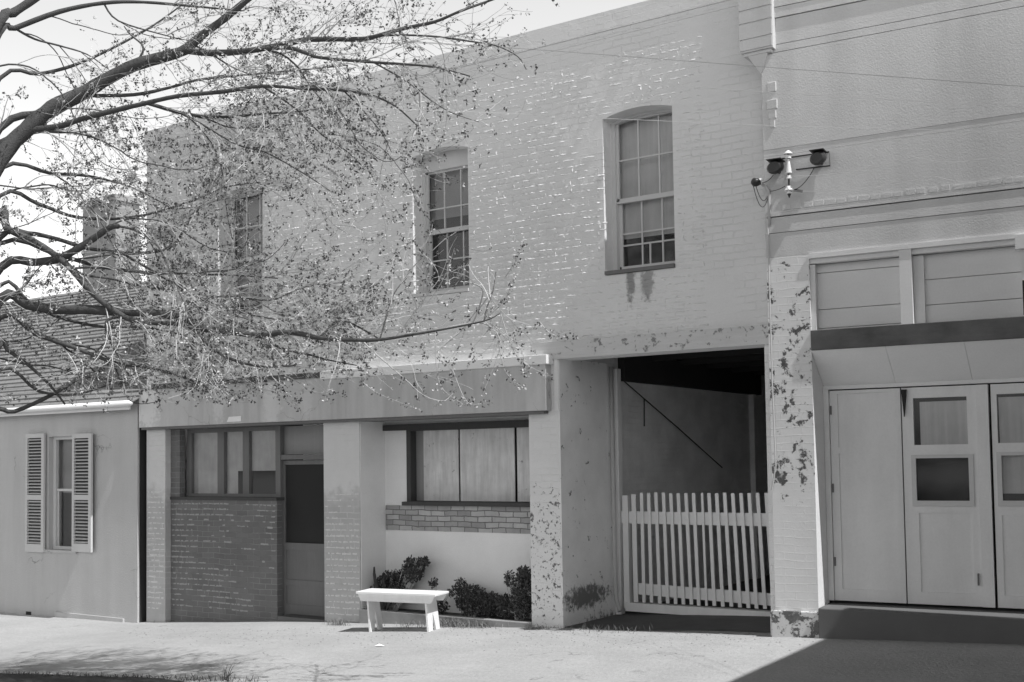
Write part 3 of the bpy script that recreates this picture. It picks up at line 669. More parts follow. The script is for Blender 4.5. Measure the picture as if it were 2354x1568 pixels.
# corbel at the joint
c0, c1 = P(1703, 60, -.26)[0], P(1776, 60, -.26)[0]
cb = MB()
zc = P(1745, 112, -.3)[1]
cb.box(FL, c0, c1, -.27, -.002, zc, 7.22)
cb.box(FL, c0+.02, c1-.03, -.25, -.002, zc-.035, zc-.001)
ap = Vector(((c0+c1)/2+.02, -.22, P(1748, 168, -.25)[1]))
cb.add([FL(c0+.06, -.245, zc-.036), FL(c1-.07, -.245, zc-.036), FL(c1-.07, -.003, zc-.036), FL(c0+.06, -.003, zc-.036), ap], [(1, 0, 4), (2, 1, 4), (3, 2, 4), (0, 3, 4), (0, 1, 2, 3)])
for zz, hh in ((.02, .1), (.14, .15), (.31, .12), (.45, .3)): cb.box(FL, c0-.012, c1-.006, -.28, -.2, zc+zz, zc+zz+hh)
part("corbel", cb, m_rwall, rb)
# faint console remains below the corbel
cn = MB()
for (py, w_, pj) in ((200, .09, .006), (240, .11, .008), (262, .08, .006), (283, .05, .005)):
    a = P(1770+py*.02, py, -.2); part("console_block", MB().box(FL, a[0]-w_/2, a[0]+w_/2, HY-.002-pj, HY+.1, a[1]-.05, a[1]+.05), m_rwall, rb, bevel=.006)
# left pier and its base
part("pier", MB().box(FR, 0, u_p1, 0, .45, -.3, zlt-.002), m_pierspot, rb, "pier with dark patches where paint has flaked")
zb1 = PR(1800, 1402)[1]
part("base_stone", MB().box(FR, -.03, u_p1+.02, -.06, -.002, -.3, zb1).box(FR, -.05, -.031, -.03, .3, -.3, zb1-.02), m_stone, rb, bevel=.015)
# transom zone
DT = .12
ztl = PR(2110, 560)[1]; zbt = PR(1870, 760)[1]; zbb = PR(1872, 806)[1]
part("head_moulding", MB().box(FR, u_p1, UB, -.02, .06, zlt-.05, zlt-.004).box(FR, u_p1, UB, .02, .1, zlt-.1, zlt-.051), m_rwood, rb)
um0, um1 = PR(2069, 650)[0], PR(2097, 650)[0]
ue0 = PR(2352, 650)[0]
tb = MB()
def boards(u0, u1, lines, d):
    zz = [zbt-.02]+lines+[zlt-.1]
    for k in range(len(zz)-1): tb.box(FR, u0, u1, d, d+.03, zz[k]+.004, zz[k+1]-.004)
boards(u_p1, um0+.02, [PR(1950, 748)[1], PR(1950, 704)[1], PR(1950, 618)[1]], DT)
boards(um0, ue0, [PR(2240, 690)[1], PR(2240, 630)[1]], DT)
part("transom_boards", tb.box(FR, u_p1, UB, DT+.031, DT+.05, zbt-.1, zlt-.05), m_rwood, rb)
part("mullion", MB().box(FR, um0, um1, -.01, DT-.002, zbt+.002, zlt-.052), m_rwood, rb)
part("mullion_trim", MB().box(FR, um1+.001, um1+.1, DT-.04, DT-.002, zbt+.002, zlt-.11), m_rwood, rb)
part("jamb_trim", MB().box(FR, u_p1, u_p1+.05, .03, DT-.002, zbt+.002, zlt-.11), m_rwood, rb)
mu = part("mullion", MB().box(FR, ue0-.01, ue0+.12, -.01, DT+.05, zbt+.002, zlt-.052).box(FR, ue0-.05, ue0+.16, -.08, -.011, zlt-.16, zlt-.03), m_rwood, rb, "mullion with a moulded capital at the frame edge")
part("dark_pane", MB().box(FR, ue0-.005, ue0+.1, -.018, -.011, zbt+.01, PR(2350, 645)[1]), m_screen, mu)
part("upper_dark_band", MB().box(FR, u_p1+.002, UB, -.03, DT-.002, zbb, zbt), m_dbeam, rb, bevel=.006)
# splayed soffit above doors
DD = .36
zdh = PR(1985, 884, DD)[1]
us = u_p1
ul = PR(1893, 885, DD)[0]
so_ = MB(); nb = 11
for k in range(nb):
    a0 = us+(UB-us)*k/nb+.0015; a1 = us+(UB-us)*(k+1)/nb-.0015; b0 = ul+(UB-ul)*k/nb+.0015; b1 = ul+(UB-ul)*(k+1)/nb-.0015
    so_.hexa([FR(b0, DD, zdh), FR(b1, DD, zdh), FR(a1, -.01, zbb), FR(a0, -.01, zbb)], [FR(b0, DD+.02, zdh+.01), FR(b1, DD+.02, zdh+.01), FR(a1, .02, zbb+.01), FR(a0, .02, zbb+.01)])
part("splayed_soffit", so_, m_rsoffit, rb)
part("splayed_jamb", MB().hexa([FR(us, .02, PR(1870, 1400)[1]), FR(ul, DD, PR(1905, 1385, DD)[1]-.1), FR(ul, DD, zdh), FR(us, .02, zbb)], [FR(us, .05, PR(1870, 1400)[1]), FR(ul-.02, DD+.05, PR(1905, 1385, DD)[1]-.1), FR(ul-.02, DD+.05, zdh), FR(us, .05, zbb)]), m_rwood, rb)
zd0 = PR(2100, 1388, DD)[1]
def U(px, py=1100, d=DD): return PR(px, py, d)[0]
def ZZ(px, py, d=DD): return PR(px, py, d)[1]
part("door_head", MB().box(FR, ul, UB, DD-.03, DD+.06, ZZ(2050, 890), zdh-.001).box(FR, ul, U(1911), DD-.03, DD+.06, zd0, ZZ(2050, 890)-.001), m_rwood, rb)
step_z = ZZ(2100, 1390)
part("step", MB().box(FR, u_p1+.02, UB, -.1, DD+.3, -.3, step_z-.02), m_step, rb, bevel=.012)
zdt = ZZ(2050, 893)
# door leaf 1: solid panels
def leaf(u0, u1, panels, lights, label, frames=True, d=DD):
    hl_ = [[(a, z0), (b, z0), (b, z1), (a, z1)] for a, b, z0, z1 in panels+lights]
    o = part("door", MB().slab(FR, [(u0, zd0), (u1, zd0), (u1, zdt), (u0, zdt)], hl_, d, d+.045), m_door, rb, label)
    for a, b, z0, z1 in panels:
        part("panel", MB().box(FR, a-.01, b+.01, d+.016, d+.03, z0-.01, z1+.01), m_door, o)
    for i, (a, b, z0, z1) in enumerate(lights):
        f_ = part("window_frame", MB().slab(FR, [(a-.04, z0-.05), (b+.04, z0-.05), (b+.04, z1+.03), (a-.04, z1+.03)], [[(a+.004, z0+.004), (b-.004, z0+.004), (b-.004, z1-.004), (a+.004, z1-.004)]], d-.014, d-.001), m_wframe, o) if i % 2 else None
        part("glass_pane", MB().box(FR, a-.005, b+.005, d+.02, d+.024, z0-.005, z1+.005), m_glassd, o)
    return o
l1 = leaf(U(1912), U(2076)-.004, [(U(1930), U(2056), ZZ(1990, 1028), ZZ(1990, 903)), (U(1930), U(2060), ZZ(1990, 1356), ZZ(1990, 1042))], [], "solid panelled door leaf at the left")
l2 = leaf(U(2078), U(2250), [(U(2110), U(2232), ZZ(2150, 1362), ZZ(2150, 1180))], [(U(2104), U(2228), ZZ(2165, 1022), ZZ(2165, 913)), (U(2106), U(2229), ZZ(2165, 1152), ZZ(2165, 1052))], "door leaf with a curtained pane over a dark pane")
part("door_post", MB().box(FR, U(2250)+.003, U(2278), DD-.02, DD+.06, zd0, zdt), m_door, rb)
l3 = leaf(U(2284), U(2284)+.86, [(U(2300), U(2300)+.68, ZZ(2320, 1370), ZZ(2320, 1185))], [(U(2297), U(2297)+.62, ZZ(2320, 1018), ZZ(2320, 905)), (U(2303), U(2303)+.62, ZZ(2320, 1152), ZZ(2320, 1046))], "third door leaf cut by the picture's right edge")
part("handle", MB().box(FR, U(2240), U(2243), DD-.03, DD-.001, ZZ(2240, 1345), ZZ(2240, 1318)), m_mwood, l2)
for zz_ in (.35, 1.1, 1.9): part("hinge", MB().box(FR, U(1912)+.004, U(1912)+.02, DD-.012, DD-.001, zd0+zz_, zd0+zz_+.09), m_mwood, l1)
part("curtain", MB().box(FR, U(2118), U(2231), DD+.035, DD+.04, ZZ(2165, 1024), ZZ(2165, 922)), m_blind2, l2)
part("curtain", MB().box(FR, U(2300), U(2300)+.6, DD+.05, DD+.055, ZZ(2320, 1135), ZZ(2320, 912)), m_blind2, l3)
part("dark_room", MB().box(FR, U(1912), UB, DD+.25, DD+.26, zd0-.1, zdt+.1), m_int, rb)
part("leak_block_plate", MB().box(FR, .31, U(2000), DD+.1, DD+.14, -.3, zlt), m_int, rb)  # unseen plate added behind the pier to stop light leaking past the doors
part("wall_end", MB().box(FR, U(2284)+.87, UB, DD-.01, DD+.3, zd0, zdt), m_rwall, rb)
wd = [FR(PR(2071, 900, DD-.035)[0], DD-.035, ZZ(2076, 896)), FR(PR(2083, 900, DD-.035)[0], DD-.035, ZZ(2076, 896)), FR(PR(2078, 960, DD-.035)[0], DD-.035, ZZ(2078, 958))]
part("gap_wedge", MB().add(wd+[v+Vector((0, .03, 0)) for v in wd], [(0, 2, 1), (3, 4, 5), (0, 1, 4, 3), (1, 2, 5, 4), (2, 0, 3, 5)]), m_screen, rb)

# ------------------------------------------------------------------ things fixed on the right building
def onR(px, py, d): a = PR(px, py, d); return FR(a[0], d, a[1])
ib = onR(1813, 400, -.16)
ins = thing("insulator_bracket", "stack of white porcelain insulators on a dark iron wall bracket", "insulator", ib)
k_ = 1/225
pz = lambda py: (400-py)*k_
for (y0, y1, r0, r1) in ((346, 353, .012, .045), (357, 363, .02, .032), (366, 397, .012, .032), (403, 410, .018, .028), (428, 437, .02, .05), (439, 444, .015, .03)):
    part("porcelain_cup", MB().lathe(ib, [(r0*.4, pz(y0)), (r0, pz(y0)), (r1, pz(y1)-.0), (r1*1.05, pz(y1+1.2)), (r1*.5, pz(y1+2))], 16), m_porc, ins, smooth=False)
part("rod", MB().lathe(ib, [(.01, pz(347)), (.01, pz(444)), (.02, pz(446)), (.004, pz(455))], 8), m_metal, ins)
br = MB()
e = [onR(1768, 369, -.03), onR(1906, 349, -.03), onR(1908, 381, -.03), onR(1830, 390, -.03)]
br.tube([e[0], e[1], e[2], e[3]], .008, 6).tube([ib+Vector((0, 0, .03)), onR(1815, 395, 0)], .012, 6).tube([ib+Vector((0, 0, -.16)), onR(1845, 440, -.1)], .012, 6)
part("bracket", br, m_metal, ins)
def flood(label, px, py, w_, h_):
    c = onR(px, py, -.12); t = thing("flood_lamp", label, "lamp", c, "lamps on the wall by the insulator")
    def FF(u, d, z): return Vector((c.x+u*C2-d*S2, c.y+u*S2+d*C2, c.z+z))
    hd = MB(); hw, hh = w_/2*k_, h_/2*k_
    prof = [(.35, .12), (.8, .06), (1, 0), (1, -.05), (.75, -.09)]
    n_ = 16; base_ = 0
    for s_, d_ in prof:
        for k in range(n_):
            a = 2*math.pi*k/n_; hd.v.append(FF(hw*s_*math.cos(a)*1.1, d_, hh*s_*math.sin(a)*1.1-(.35*hh if d_ < 0 else 0)))
    for i in range(len(prof)-1):
        for k in range(n_): hd.f.append((i*n_+k, i*n_+(k+1) % n_, (i+1)*n_+(k+1) % n_, (i+1)*n_+k))
    hd.f.append(tuple(range(n_))[::-1])
    part("housing", hd, m_bakel, t, smooth=True)
    part("lens", MB().add([hd.v[4*n_+k] for k in range(n_)], [tuple(range(n_))]), m_bakel, t)
    part("visor", MB().box(FF, -hw, hw, -.1, .1, hh*.9, hh), m_metal, t)
    part("arm", MB().tube([FF(0, .08, -hh*.5), FF(0, .119, -hh*.5)], .02, 6), m_metal, t)
flood("dark floodlight left of the white insulators", 1784, 383, 34, 28)
flood("dark floodlight right of the white insulators on the metal frame", 1882, 362, 32, 28)
c = P(1752, 423, -.12)
cv = thing("conduit_lamp", "small round dark lamp on a bent conduit riser at the building joint", "lamp", FL(c[0], -.12, c[1]))
q = lambda px, py, d=-.22: Vector((P(px, py, d)[0], d, P(px, py, d)[1]))
part("conduit", MB().tube([q(1768, 520), q(1768, 455), q(1767, 440), q(1762, 430), q(1752, 424)], .016, 8), m_pipe, cv, smooth=True)
part("lamp_head", MB().tube([q(1748, 421, -.24), q(1740, 419, -.28), q(1733, 419, -.31), q(1729, 420, -.33)], [.02, .045, .045, .02], 12), m_bakel, cv, smooth=True)
part("lamp_cap", MB().tube([q(1750, 418, -.235), q(1744, 418, -.25)], .034, 10), m_porc, cv)
wr = MB()
def arc(a, b, sag, n_=10): return [a.lerp(b, i/n_)+Vector((0, 0, -sag*4*(i/n_)*(1-i/n_))) for i in range(n_+1)]
wr.tube(arc(q(1738, 428, -.28), q(1768, 441), .12), .004, 4).tube(arc(q(1732, 428, -.3), q(1770, 436), .2), .004, 4)
wr.tube(arc(q(1770, 440), onR(1805, 428, -.16), .01), .004, 4).tube(arc(onR(1872, 385, -.1), onR(1822, 437, -.16), .05), .004, 4).tube(arc(q(1778, 402), q(1752, 420), .02), .004, 4)
part("loose_wire", wr, m_metal, cv)
part("wall_pipe", MB().tube([FR(.03, -.03, P(1770, 505, -.2)[1]), FR(.035, -.03, 2.6), FR(.05, -.03, 1.75), FR(.0, -.03, 1.5)], .009, 6), m_pipe, cv)

# overhead wires, strung across in front of the buildings
def wire(label, pts, mat_, r=.0021):
    P3 = [Z(a, b, dd_) for a, b, dd_ in pts]; full = []
    for i in range(len(P3)-1):
        for k in range(8): full.append(P3[i].lerp(P3[i+1], k/8))
    full.append(P3[-1]); o = part("overhead_wire", MB().tube(full, r, 4), mat_, loc=P3[0]); tag(o, label, "wire", "wires strung across the street")
wire("dark overhead wire crossing just above the tall right upper window", [(900, 92, 9.5), (1257, 116, 8.4), (1809, 158, 7.5), (2354, 199, 6.6), (3300, 262, 5.5)], m_wire)
wire("bright overhead wire crossing the right building below the dark wire", [(1000, 158, 9.5), (1571, 198, 8.2), (1809, 215, 7.6), (2354, 247, 6.8), (3300, 300, 6)], m_wire2, .003)
wire("bright overhead wire passing over the top of the tall right window", [(800, 246, 9.5), (1206, 262, 9.0), (1383, 272, 8.5), (1809, 290, 7.8), (2354, 304, 7), (3300, 326, 6)], m_wire2, .0022)
def svc(label, a, b, c_): 
    pts = arc(a, b, .05)+arc(b, c_, .1)[1:]; tag(part("service_wire", MB().tube(pts, .0028, 4), m_wire2, loc=a), label, "wire", "service wires leaving the insulators")
svc("pale service wire leaving the upper insulator toward the upper right", ib+Vector((0, 0, -.02)), onR(2100, 360, -1.2), onR(2400, 318, -2.5))
svc("pale service wire leaving the lowest insulator toward the right", ib+Vector((0, 0, -.17)), onR(2150, 405, -1.2), onR(2420, 365, -2.5))

# ================================================================== COTTAGE at left
DC = -.09
def FC(u, d, z): return Vector((u, d+DC, z))
XC = P(327, 1420, 0)[0]
ct = thing("cottage", "low stuccoed cottage with shingle roof and a shuttered window", "house", (XC, 0, -.6))
ze = P(335, 926, DC)[1]
cw0, cw1 = P(112, 1130, DC)[0], P(170, 1130, DC)[0]; cz0, cz1 = P(140, 1264, DC)[1], P(140, 1003, DC)[1]
part("wall", MB().slab(FC, [(-26, -1.6), (XC, -1.6), (XC, ze), (-26, ze)], [[(cw0, cz0), (cw1, cz0), (cw1, cz1), (cw0, cz1)]], 0, .25), m_stucco, ct)
TH = rad(36)
r_ = ray(200, 668); # find ridge depth on roof plane
t = (ze+.03+math.tan(TH)*(.18-DC+CAM.y*1.0) - CAM.z)/(r_.z-math.tan(TH)*r_.y); rd = CAM.y+r_.y*t-DC; rz = ze+.03+math.tan(TH)*(rd+.18)
rd = max(2.0, min(6, rd)); rz = ze+.03+math.tan(TH)*(rd+.18)
gl = MB()
gl.add([FC(XC-.2, .25, -1.6), FC(XC-.2, 2*rd, -1.6), FC(XC-.2, 2*rd, ze), FC(XC-.2, rd, rz-.12), FC(XC-.2, .25, ze), FC(XC-.001, .25, -1.6), FC(XC-.001, 2*rd, -1.6), FC(XC-.001, 2*rd, ze), FC(XC-.001, rd, rz-.12), FC(XC-.001, .25, ze)],
       [(0, 1, 2, 3, 4), (9, 8, 7, 6, 5), (0, 4, 9, 5), (4, 3, 8, 9), (3, 2, 7, 8), (2, 1, 6, 7)])
part("gable_wall", gl, m_stucco, ct)
rfm = MB(); rows = int(math.hypot(rd+.18, rz-ze)/.14)
rn = random.Random(4)
for k in range(rows):      # overlapping shingle courses
    t0, t1 = k/rows, (k+1)/rows
    y0, y1 = -.18+(rd+.18)*t0, -.18+(rd+.18)*t1; z0, z1 = ze+.0+(rz-ze)*t0, ze+(rz-ze)*t1
    x = -26+rn.uniform(0, .2)
    while x < XC+.1:
        w_ = rn.uniform(.35, .9); xe = min(XC+.12, x+w_); j = rn.uniform(-.006, .006)
        rfm.hexa([FC(x, y0, z0+.012), FC(xe-.004, y0, z0+.012), FC(xe-.004, y0-.006+j, z0+.028+abs(j)), FC(x, y0-.006+j, z0+.028+abs(j))], [FC(x, y1+.02, z1+.0), FC(xe-.004, y1+.02, z1+.0), FC(xe-.004, y1+.02, z1+.015), FC(x, y1+.02, z1+.015)]); x += w_
rfm.hexa([FC(-26, -.18, ze-.02), FC(XC+.1, -.18, ze-.02), FC(XC+.1, -.18, ze+.011), FC(-26, -.18, ze+.011)], [FC(-26, rd, rz-.03), FC(XC+.1, rd, rz-.03), FC(XC+.1, rd, rz+.001), FC(-26, rd, rz+.001)])
rfm.hexa([FC(-26, rd+.02, rz-.03), FC(XC+.1, rd+.02, rz-.03), FC(XC+.1, rd+.02, rz+.01), FC(-26, rd+.02, rz+.01)], [FC(-26, 2*rd+.2, ze-.05), FC(XC+.1, 2*rd+.2, ze-.05), FC(XC+.1, 2*rd+.2, ze), FC(-26, 2*rd+.2, ze)])
rf = part("roof", rfm, m_shingle, ct)
q0 = P(188, 560, rd+.3+DC)[0]; q1 = P(268, 560, rd+.3+DC)[0]; ztc = P(230, 455, rd+.3+DC)[1]
part("chimney", MB().box(FC, q0+.03, q1-.03, rd+.3, rd+.9, rz-1.0, ztc-.12).box(FC, q0-.02, q1+.02, rd+.25, rd+.95, ztc-.12, ztc), m_chimney, rf)
part("gap_shade_side", MB().box(FC, XC, XC+.012, .035, 2*rd-.1, -1.5, ze-.05), m_ceil_shade, ct)  # near-black sheet on the side wall stands for shade in the gap
part("eave_board", MB().box(FC, -26, XC+.02, -.17, -.145, ze-.1, ze-.021), m_capwhite, ct)
part("gutter", MB().tube([FC(-26, -.24, ze-.03), FC(XC+.14, -.24, ze-.01)], .045, 8), m_capwhite, ct, smooth=True)
wdw = part("window", MB().slab(FC, [(cw0, cz0), (cw1, cz0), (cw1, cz1), (cw0, cz1)], [[(cw0+.07, cz0+.05), (cw1-.03, cz0+.05), (cw1-.03, cz1-.05), (cw0+.07, cz1-.05)]], .08, .14), m_wframe, ct)
zm_ = P(140, 1127, DC)[1]
part("sash", MB().box(FC, cw0+.07, cw1-.03, .1, .14, zm_-.02, zm_+.02).box(FC, cw0+.07, cw0+.1, .12, .15, cz0+.05, zm_), m_wframe, wdw)
part("glass_pane", MB().box(FC, cw0+.07, cw1-.03, .125, .129, cz0+.05, cz1-.05), m_glass, wdw)
part("curtain", MB().box(FC, cw0+.07, cw1, .2, .205, zm_-.05, cz1), m_blind, wdw)
part("dark_room", MB().box(FC, cw0-.9, cw1+.1, .4, .41, cz0-.1, cz1+.2), m_int, wdw)
part("sill", MB().box(FC, cw0-.05, cw1+.1, -.04, .08, cz0-.05, cz0-.002), m_stucco, wdw)
for (pa, pb, d_, lb) in ((58, 100, -.06, "left shutter"), (165, 209, -.09, "right shutter")):
    a, b = P(pa, 1130, d_+DC)[0], P(pb, 1130, d_+DC)[0]; z0, z1 = P(pa, 1268, d_+DC)[1], P(pa, 998, d_+DC)[1]; zmid = z0+(z1-z0)*.46
    sh = MB().slab(FC, [(a, z0), (b, z0), (b, z1), (a, z1)], [[(a+.05, z0+.13), (b-.07, z0+.13), (b-.07, zmid-.04), (a+.05, zmid-.04)], [(a+.05, zmid+.04), (b-.07, zmid+.04), (b-.07, z1-.07), (a+.05, z1-.07)]], d_, d_+.035)
    so2 = part("shutter", sh, m_shutter, ct)
    lv = MB()
    for (s0, s1) in ((z0+.13, zmid-.04), (zmid+.04, z1-.07)):
        n_ = int((s1-s0)/.05)
        for k in range(n_):
            z = s0+(s1-s0)*(k+.5)/n_; lv.hexa([FC(a+.045, d_+.004, z-.013), FC(b-.065, d_+.004, z-.013), FC(b-.065, d_+.004, z-.006), FC(a+.045, d_+.004, z-.006)], [FC(a+.045, d_+.031, z+.002), FC(b-.065, d_+.031, z+.002), FC(b-.065, d_+.031, z+.009), FC(a+.045, d_+.031, z+.009)])
    part("louvres", lv, m_shutter, so2)
    part("shutter_back", MB().box(FC, a+.04, b-.06, d_+.0355, d_+.04, z0+.1, z1-.05), m_int, so2)
part("plinth", MB().box(FC, P(130, 1415, DC)[0], XC-.3, -.035, -.001, -1.0, P(240, 1417, DC)[1]), m_stucco, ct)
vx, vz = P(66, 1413, DC)
part("air_vent", MB().box(FC, vx-.07, vx+.07, -.006, -.001, vz-.05, vz+.05), m_screen, ct)
# slot between cottage and hall: near-black board put in for its shade
tag(part("gap_shade_back", MB().box(FL, XC-.05, X0+.1, 3.2, 3.25, -1, 3.3), m_int, loc=(XC, 3.2, -.6)), "near-black board added for the shade deep in the narrow gap between cottage and brick building", "shade_backing")

# ================================================================== building out of frame at right, whose corner shades the pavement
sx = G(1952, 1450).x
h_n = 6.2; xe = sx + (h_n)/math.tan(ELEV)
nbq = thing("side_building", "plain brick building standing out toward the street beyond the right edge", "building", (xe, -1, 0))
nwin = [[(y0, 1.1), (y0+.9, 1.1), (y0+.9, 2.7), (y0, 2.7)] for y0 in (-6.6, -4.6, -2.6)]+[[(y0, 3.8), (y0+.9, 3.8), (y0+.9, 5.2), (y0, 5.2)] for y0 in (-6.6, -4.6, -2.6)]
def FS(u, d, z): return Vector((xe+d, -u if False else u, z))
def FS2(u, d, z): return Vector((xe+d, u, z))
sw = MB().slab(FS2, [(-8, -.4), (-.35, -.4), (-.35, h_n), (-8, h_n)], nwin, 0, .3)
sw.f = [f[::-1] for f in sw.f]
part("wall", sw.box(FL, xe+.301, xe+8, -8, -7.7, -.4, h_n-.01).box(FL, xe+.301, xe+8, -.65, -.35, -.4, h_n-.01), m_rbrick, nbq)
part("roof", MB().box(FL, xe+.301, xe+8, -7.69, -.66, h_n-.4, h_n-.2), m_flash, nbq)
part("coping", MB().box(FL, xe-.04, xe+8, -8.04, -.32, h_n+.001, h_n+.08), m_stone, nbq)
for hq in nwin:
    part("window", MB().box(FS2, hq[0][0], hq[1][0], .1, .15, hq[0][1], hq[2][1]), m_dwood, nbq)

# ================================================================== TREE
random.seed(11)
trb = Z(-300, 900, 10.1); trb.z = gz(trb.x, trb.y)-.05
tree = thing("street_tree", "budding street tree reaching long limbs and fine twigs in from the left", "tree", trb)
def tz(px, py): return 8.6+.5*math.sin(px/260.+1)+.5*math.sin(py/170.)
trunk_pts = [trb, trb+Vector((.05, .02, 1)), trb+Vector((-.03, .1, 2.2)), trb+Vector((.12, .05, 3.2)), trb+Vector((.0, .2, 4.6)), trb+Vector((.1, .1, 6)), trb+Vector((.25, .0, 8))]
part("trunk", MB().tube(trunk_pts, [.32, .24, .22, .2, .17, .12, .05], 14), m_bark, tree, smooth=True)
# (pixel path, start radius px, end radius px, reaches trunk?, depth drift)
LIMBS = [
 ([(0,365),(60,300),(120,250),(190,215),(250,180),(310,150),(380,130),(425,115),(460,85),(520,40),(580,-10),(680,-90),(800,-160)], 20, 4, 2.6, .3),
 ([(425,118),(480,122),(560,118),(640,105),(700,92),(760,90),(830,90),(870,82),(930,65),(1000,50),(1060,25),(1130,0),(1200,-25)], 8, 1.6, 0, -.6),
 ([(0,296),(102,258),(190,220)], 8, 8, 2.6, .1),
 ([(85,303),(136,290),(190,273),(272,252),(324,240),(409,221),(511,211),(603,198),(702,204),(790,208),(858,221),(910,245),(960,290)], 7, 1.3, 0, -.8),
 ([(324,238),(341,238),(426,262),(511,269),(603,262),(700,255),(780,240)], 5, 1.3, 0, .5),
 ([(204,235),(307,218),(392,201),(453,184),(545,174),(700,160),(800,150)], 4.5, 1.3, 0, .9),
 ([(560,118),(654,109),(705,123),(739,133),(858,143),(961,150),(1012,157),(1080,175)], 5, 1.2, 0, -1.2),
 ([(870,82),(940,81),(1010,85),(1080,95),(1140,105),(1190,130),(1210,160)], 2.6, 1, 0, -.4),
 ([(0,75),(34,65),(136,27),(238,7),(330,5),(450,15),(560,25)], 7, 1.5, 3.4, .4),
 ([(0,50),(30,30),(75,0),(130,-40)], 11, 8, 3.6, .2),
 ([(194,20),(272,48),(375,80),(440,95)], 2.4, 1, 0, .2),
 ([(0,388),(119,399),(204,405),(300,430),(380,470)], 5, 1.2, 2.4, .8),
 ([(34,75),(80,90),(136,105),(200,125),(250,160)], 3, 1.2, 0, .4),
 ([(0,616),(82,603),(132,596),(165,580),(198,560),(231,537),(255,522),(272,520)], 10, 6, 1.6, -.2),
 ([(0,547),(66,537),(132,550),(198,570),(280,581),(346,580),(396,566),(422,530),(445,490),(480,460)], 6, 1.6, 1.9, .5),
 ([(0,560),(132,586),(214,609),(297,623),(429,631),(528,632),(640,640)], 5.5, 1.4, 1.8, .9),
 ([(0,490),(16,524),(82,557),(148,603),(214,675),(280,725),(330,741),(429,748),(478,791),(528,824),(603,843),(680,840)], 9, 1.8, 2.0, -.6),
 ([(254,708),(244,741),(257,791),(280,830),(300,870)], 4, 1.5, 0, -.3),
 ([(0,688),(66,702),(132,712),(198,712),(247,715),(363,722),(429,735),(462,754),(530,762),(600,772),(645,764),(701,769),(734,777),(817,782),(873,781),(932,772),(1014,758),(1113,738),(1150,720)], 12, .8, 1.2, -.9),
 ([(0,655),(66,695),(132,728),(231,751),(330,752),(420,770)], 5, 2, 1.3, .3),
 ([(0,731),(82,768),(165,797),(264,834),(330,843),(396,860),(468,883)], 6, 1.8, 1.0, -.3),
 ([(0,795),(16,804),(66,840),(115,886),(150,930)], 5, 2, .9, .1),
 ([(-20,950),(33,946),(122,906),(181,867),(211,820),(250,780)], 6, 1.6, .8, .5),
 ([(586,774),(645,800),(718,817),(757,828),(820,840)], 3.5, 1.2, 0, .2),
 ([(740,735),(784,738),(843,762),(873,781)], 2.6, 1.8, 0, .1),
 ([(870,778),(885,740),(896,700),(912,665),(935,640)], 2, 1, 0, -.2),
 ([(1100,740),(1120,705),(1133,670),(1140,625)], 2, 1, 0, .2),
 ([(0,450),(90,470),(180,500),(300,500),(420,470),(520,430),(600,420)], 5, 1.2, 2.2, .8),
 ([(300,150),(330,110),(300,80),(285,60)], 3, 1, 0, .2),
 ([(0,180),(90,170),(170,150),(260,110),(350,60),(420,10)], 5, 1.5, 3.0, .7),
 ([(450,265),(540,330),(610,350),(700,400),(760,440)], 2.6, .9, 0, -.4),
 ([(603,198),(680,250),(740,310),(800,350),(850,400)], 2.4, .9, 0, .3),
 ([(790,208),(840,260),(880,310),(900,350)], 2, .8, 0, .3),
 ([(880,145),(940,190),(990,230),(1040,260),(1100,280)], 2, .8, 0, .3),
 ([(0,850),(90,900),(180,905),(260,880),(340,850)], 4, 1.4, .8, .4),
 ([(330,741),(430,700),(520,680),(620,690),(700,660),(780,650)], 3, 1, 0, .5),
 ([(280,581),(380,640),(470,690),(560,720),(640,735)], 3, 1.2, 0, -.3),
]
segs = []       # polylines: (points, radii, level)
def smooth_path(pts, n=4):
    out = []
    for i in range(len(pts)-1):
        p0 = pts[max(i-1, 0)]; p1 = pts[i]; p2 = pts[i+1]; p3 = pts[min(i+2, len(pts)-1)]
        for k in range(n):
            t = k/n; out.append(.5*((2*p1)+(p2-p0)*t+(2*p0-5*p1+4*p2-p3)*t*t+(3*p1-p0-3*p2+p3)*t**3))
    out.append(pts[-1]); return out
allp = []
for path, ra, rb_, tr, drift in LIMBS:
    n_ = len(path); pts = []
    for i, (px, py) in enumerate(path):
        t = i/(n_-1); d_ = tz(px, py)*.35+8.6*.65+1.8+drift*t
        pts.append((px, py, d_))
    if not tr and allp:     # grow out of the nearest limb already built
        px, py = path[0]; best = min(allp, key=lambda a: (a[0]-px)**2+(a[1]-py)**2)
        dz = best[2]-pts[0][2]; pts = [(a, b, c+dz*(1-i/(n_-1))) for i, (a, b, c) in enumerate(pts)]
        pts[0] = (best[0], best[1], best[2])
    allp += pts
    w3 = [Z(*p) for p in pts]; k0 = pts[0][2]/FPX
    if tr:
        h0 = trb+Vector((.02, .1, tr+.35)); a = w3[0]; mid = h0.lerp(a, .55)+Vector((0, 0, .12)); w3 = [h0, mid]+w3
    sp = smooth_path(w3)
    m_ = len(sp); i0 = 8 if tr else 0; rr = [(ra+(rb_-ra)*min(1, (max(0, i-i0)/(m_-1-i0))**1.15))*k0*random.uniform(.92, 1.08)*(1.15 if i < i0 else 1) for i in range(m_)]
    segs.append((sp, rr)); 
for sp, rr in segs:
    part("limb", MB().tube(sp, rr, 9 if rr[0] > .012 else 6), m_bark, tree, smooth=True)
tw = MB(); br_ = MB(); lf = MB(); bl_ = MB(); rn = random.Random(21); NT = [0]
def project(p):
    v = p-CAM; f_ = v.dot(FW); return 1177+FPX*v.dot(RT)/f_, CY-FPX*v.dot(UP)/f_
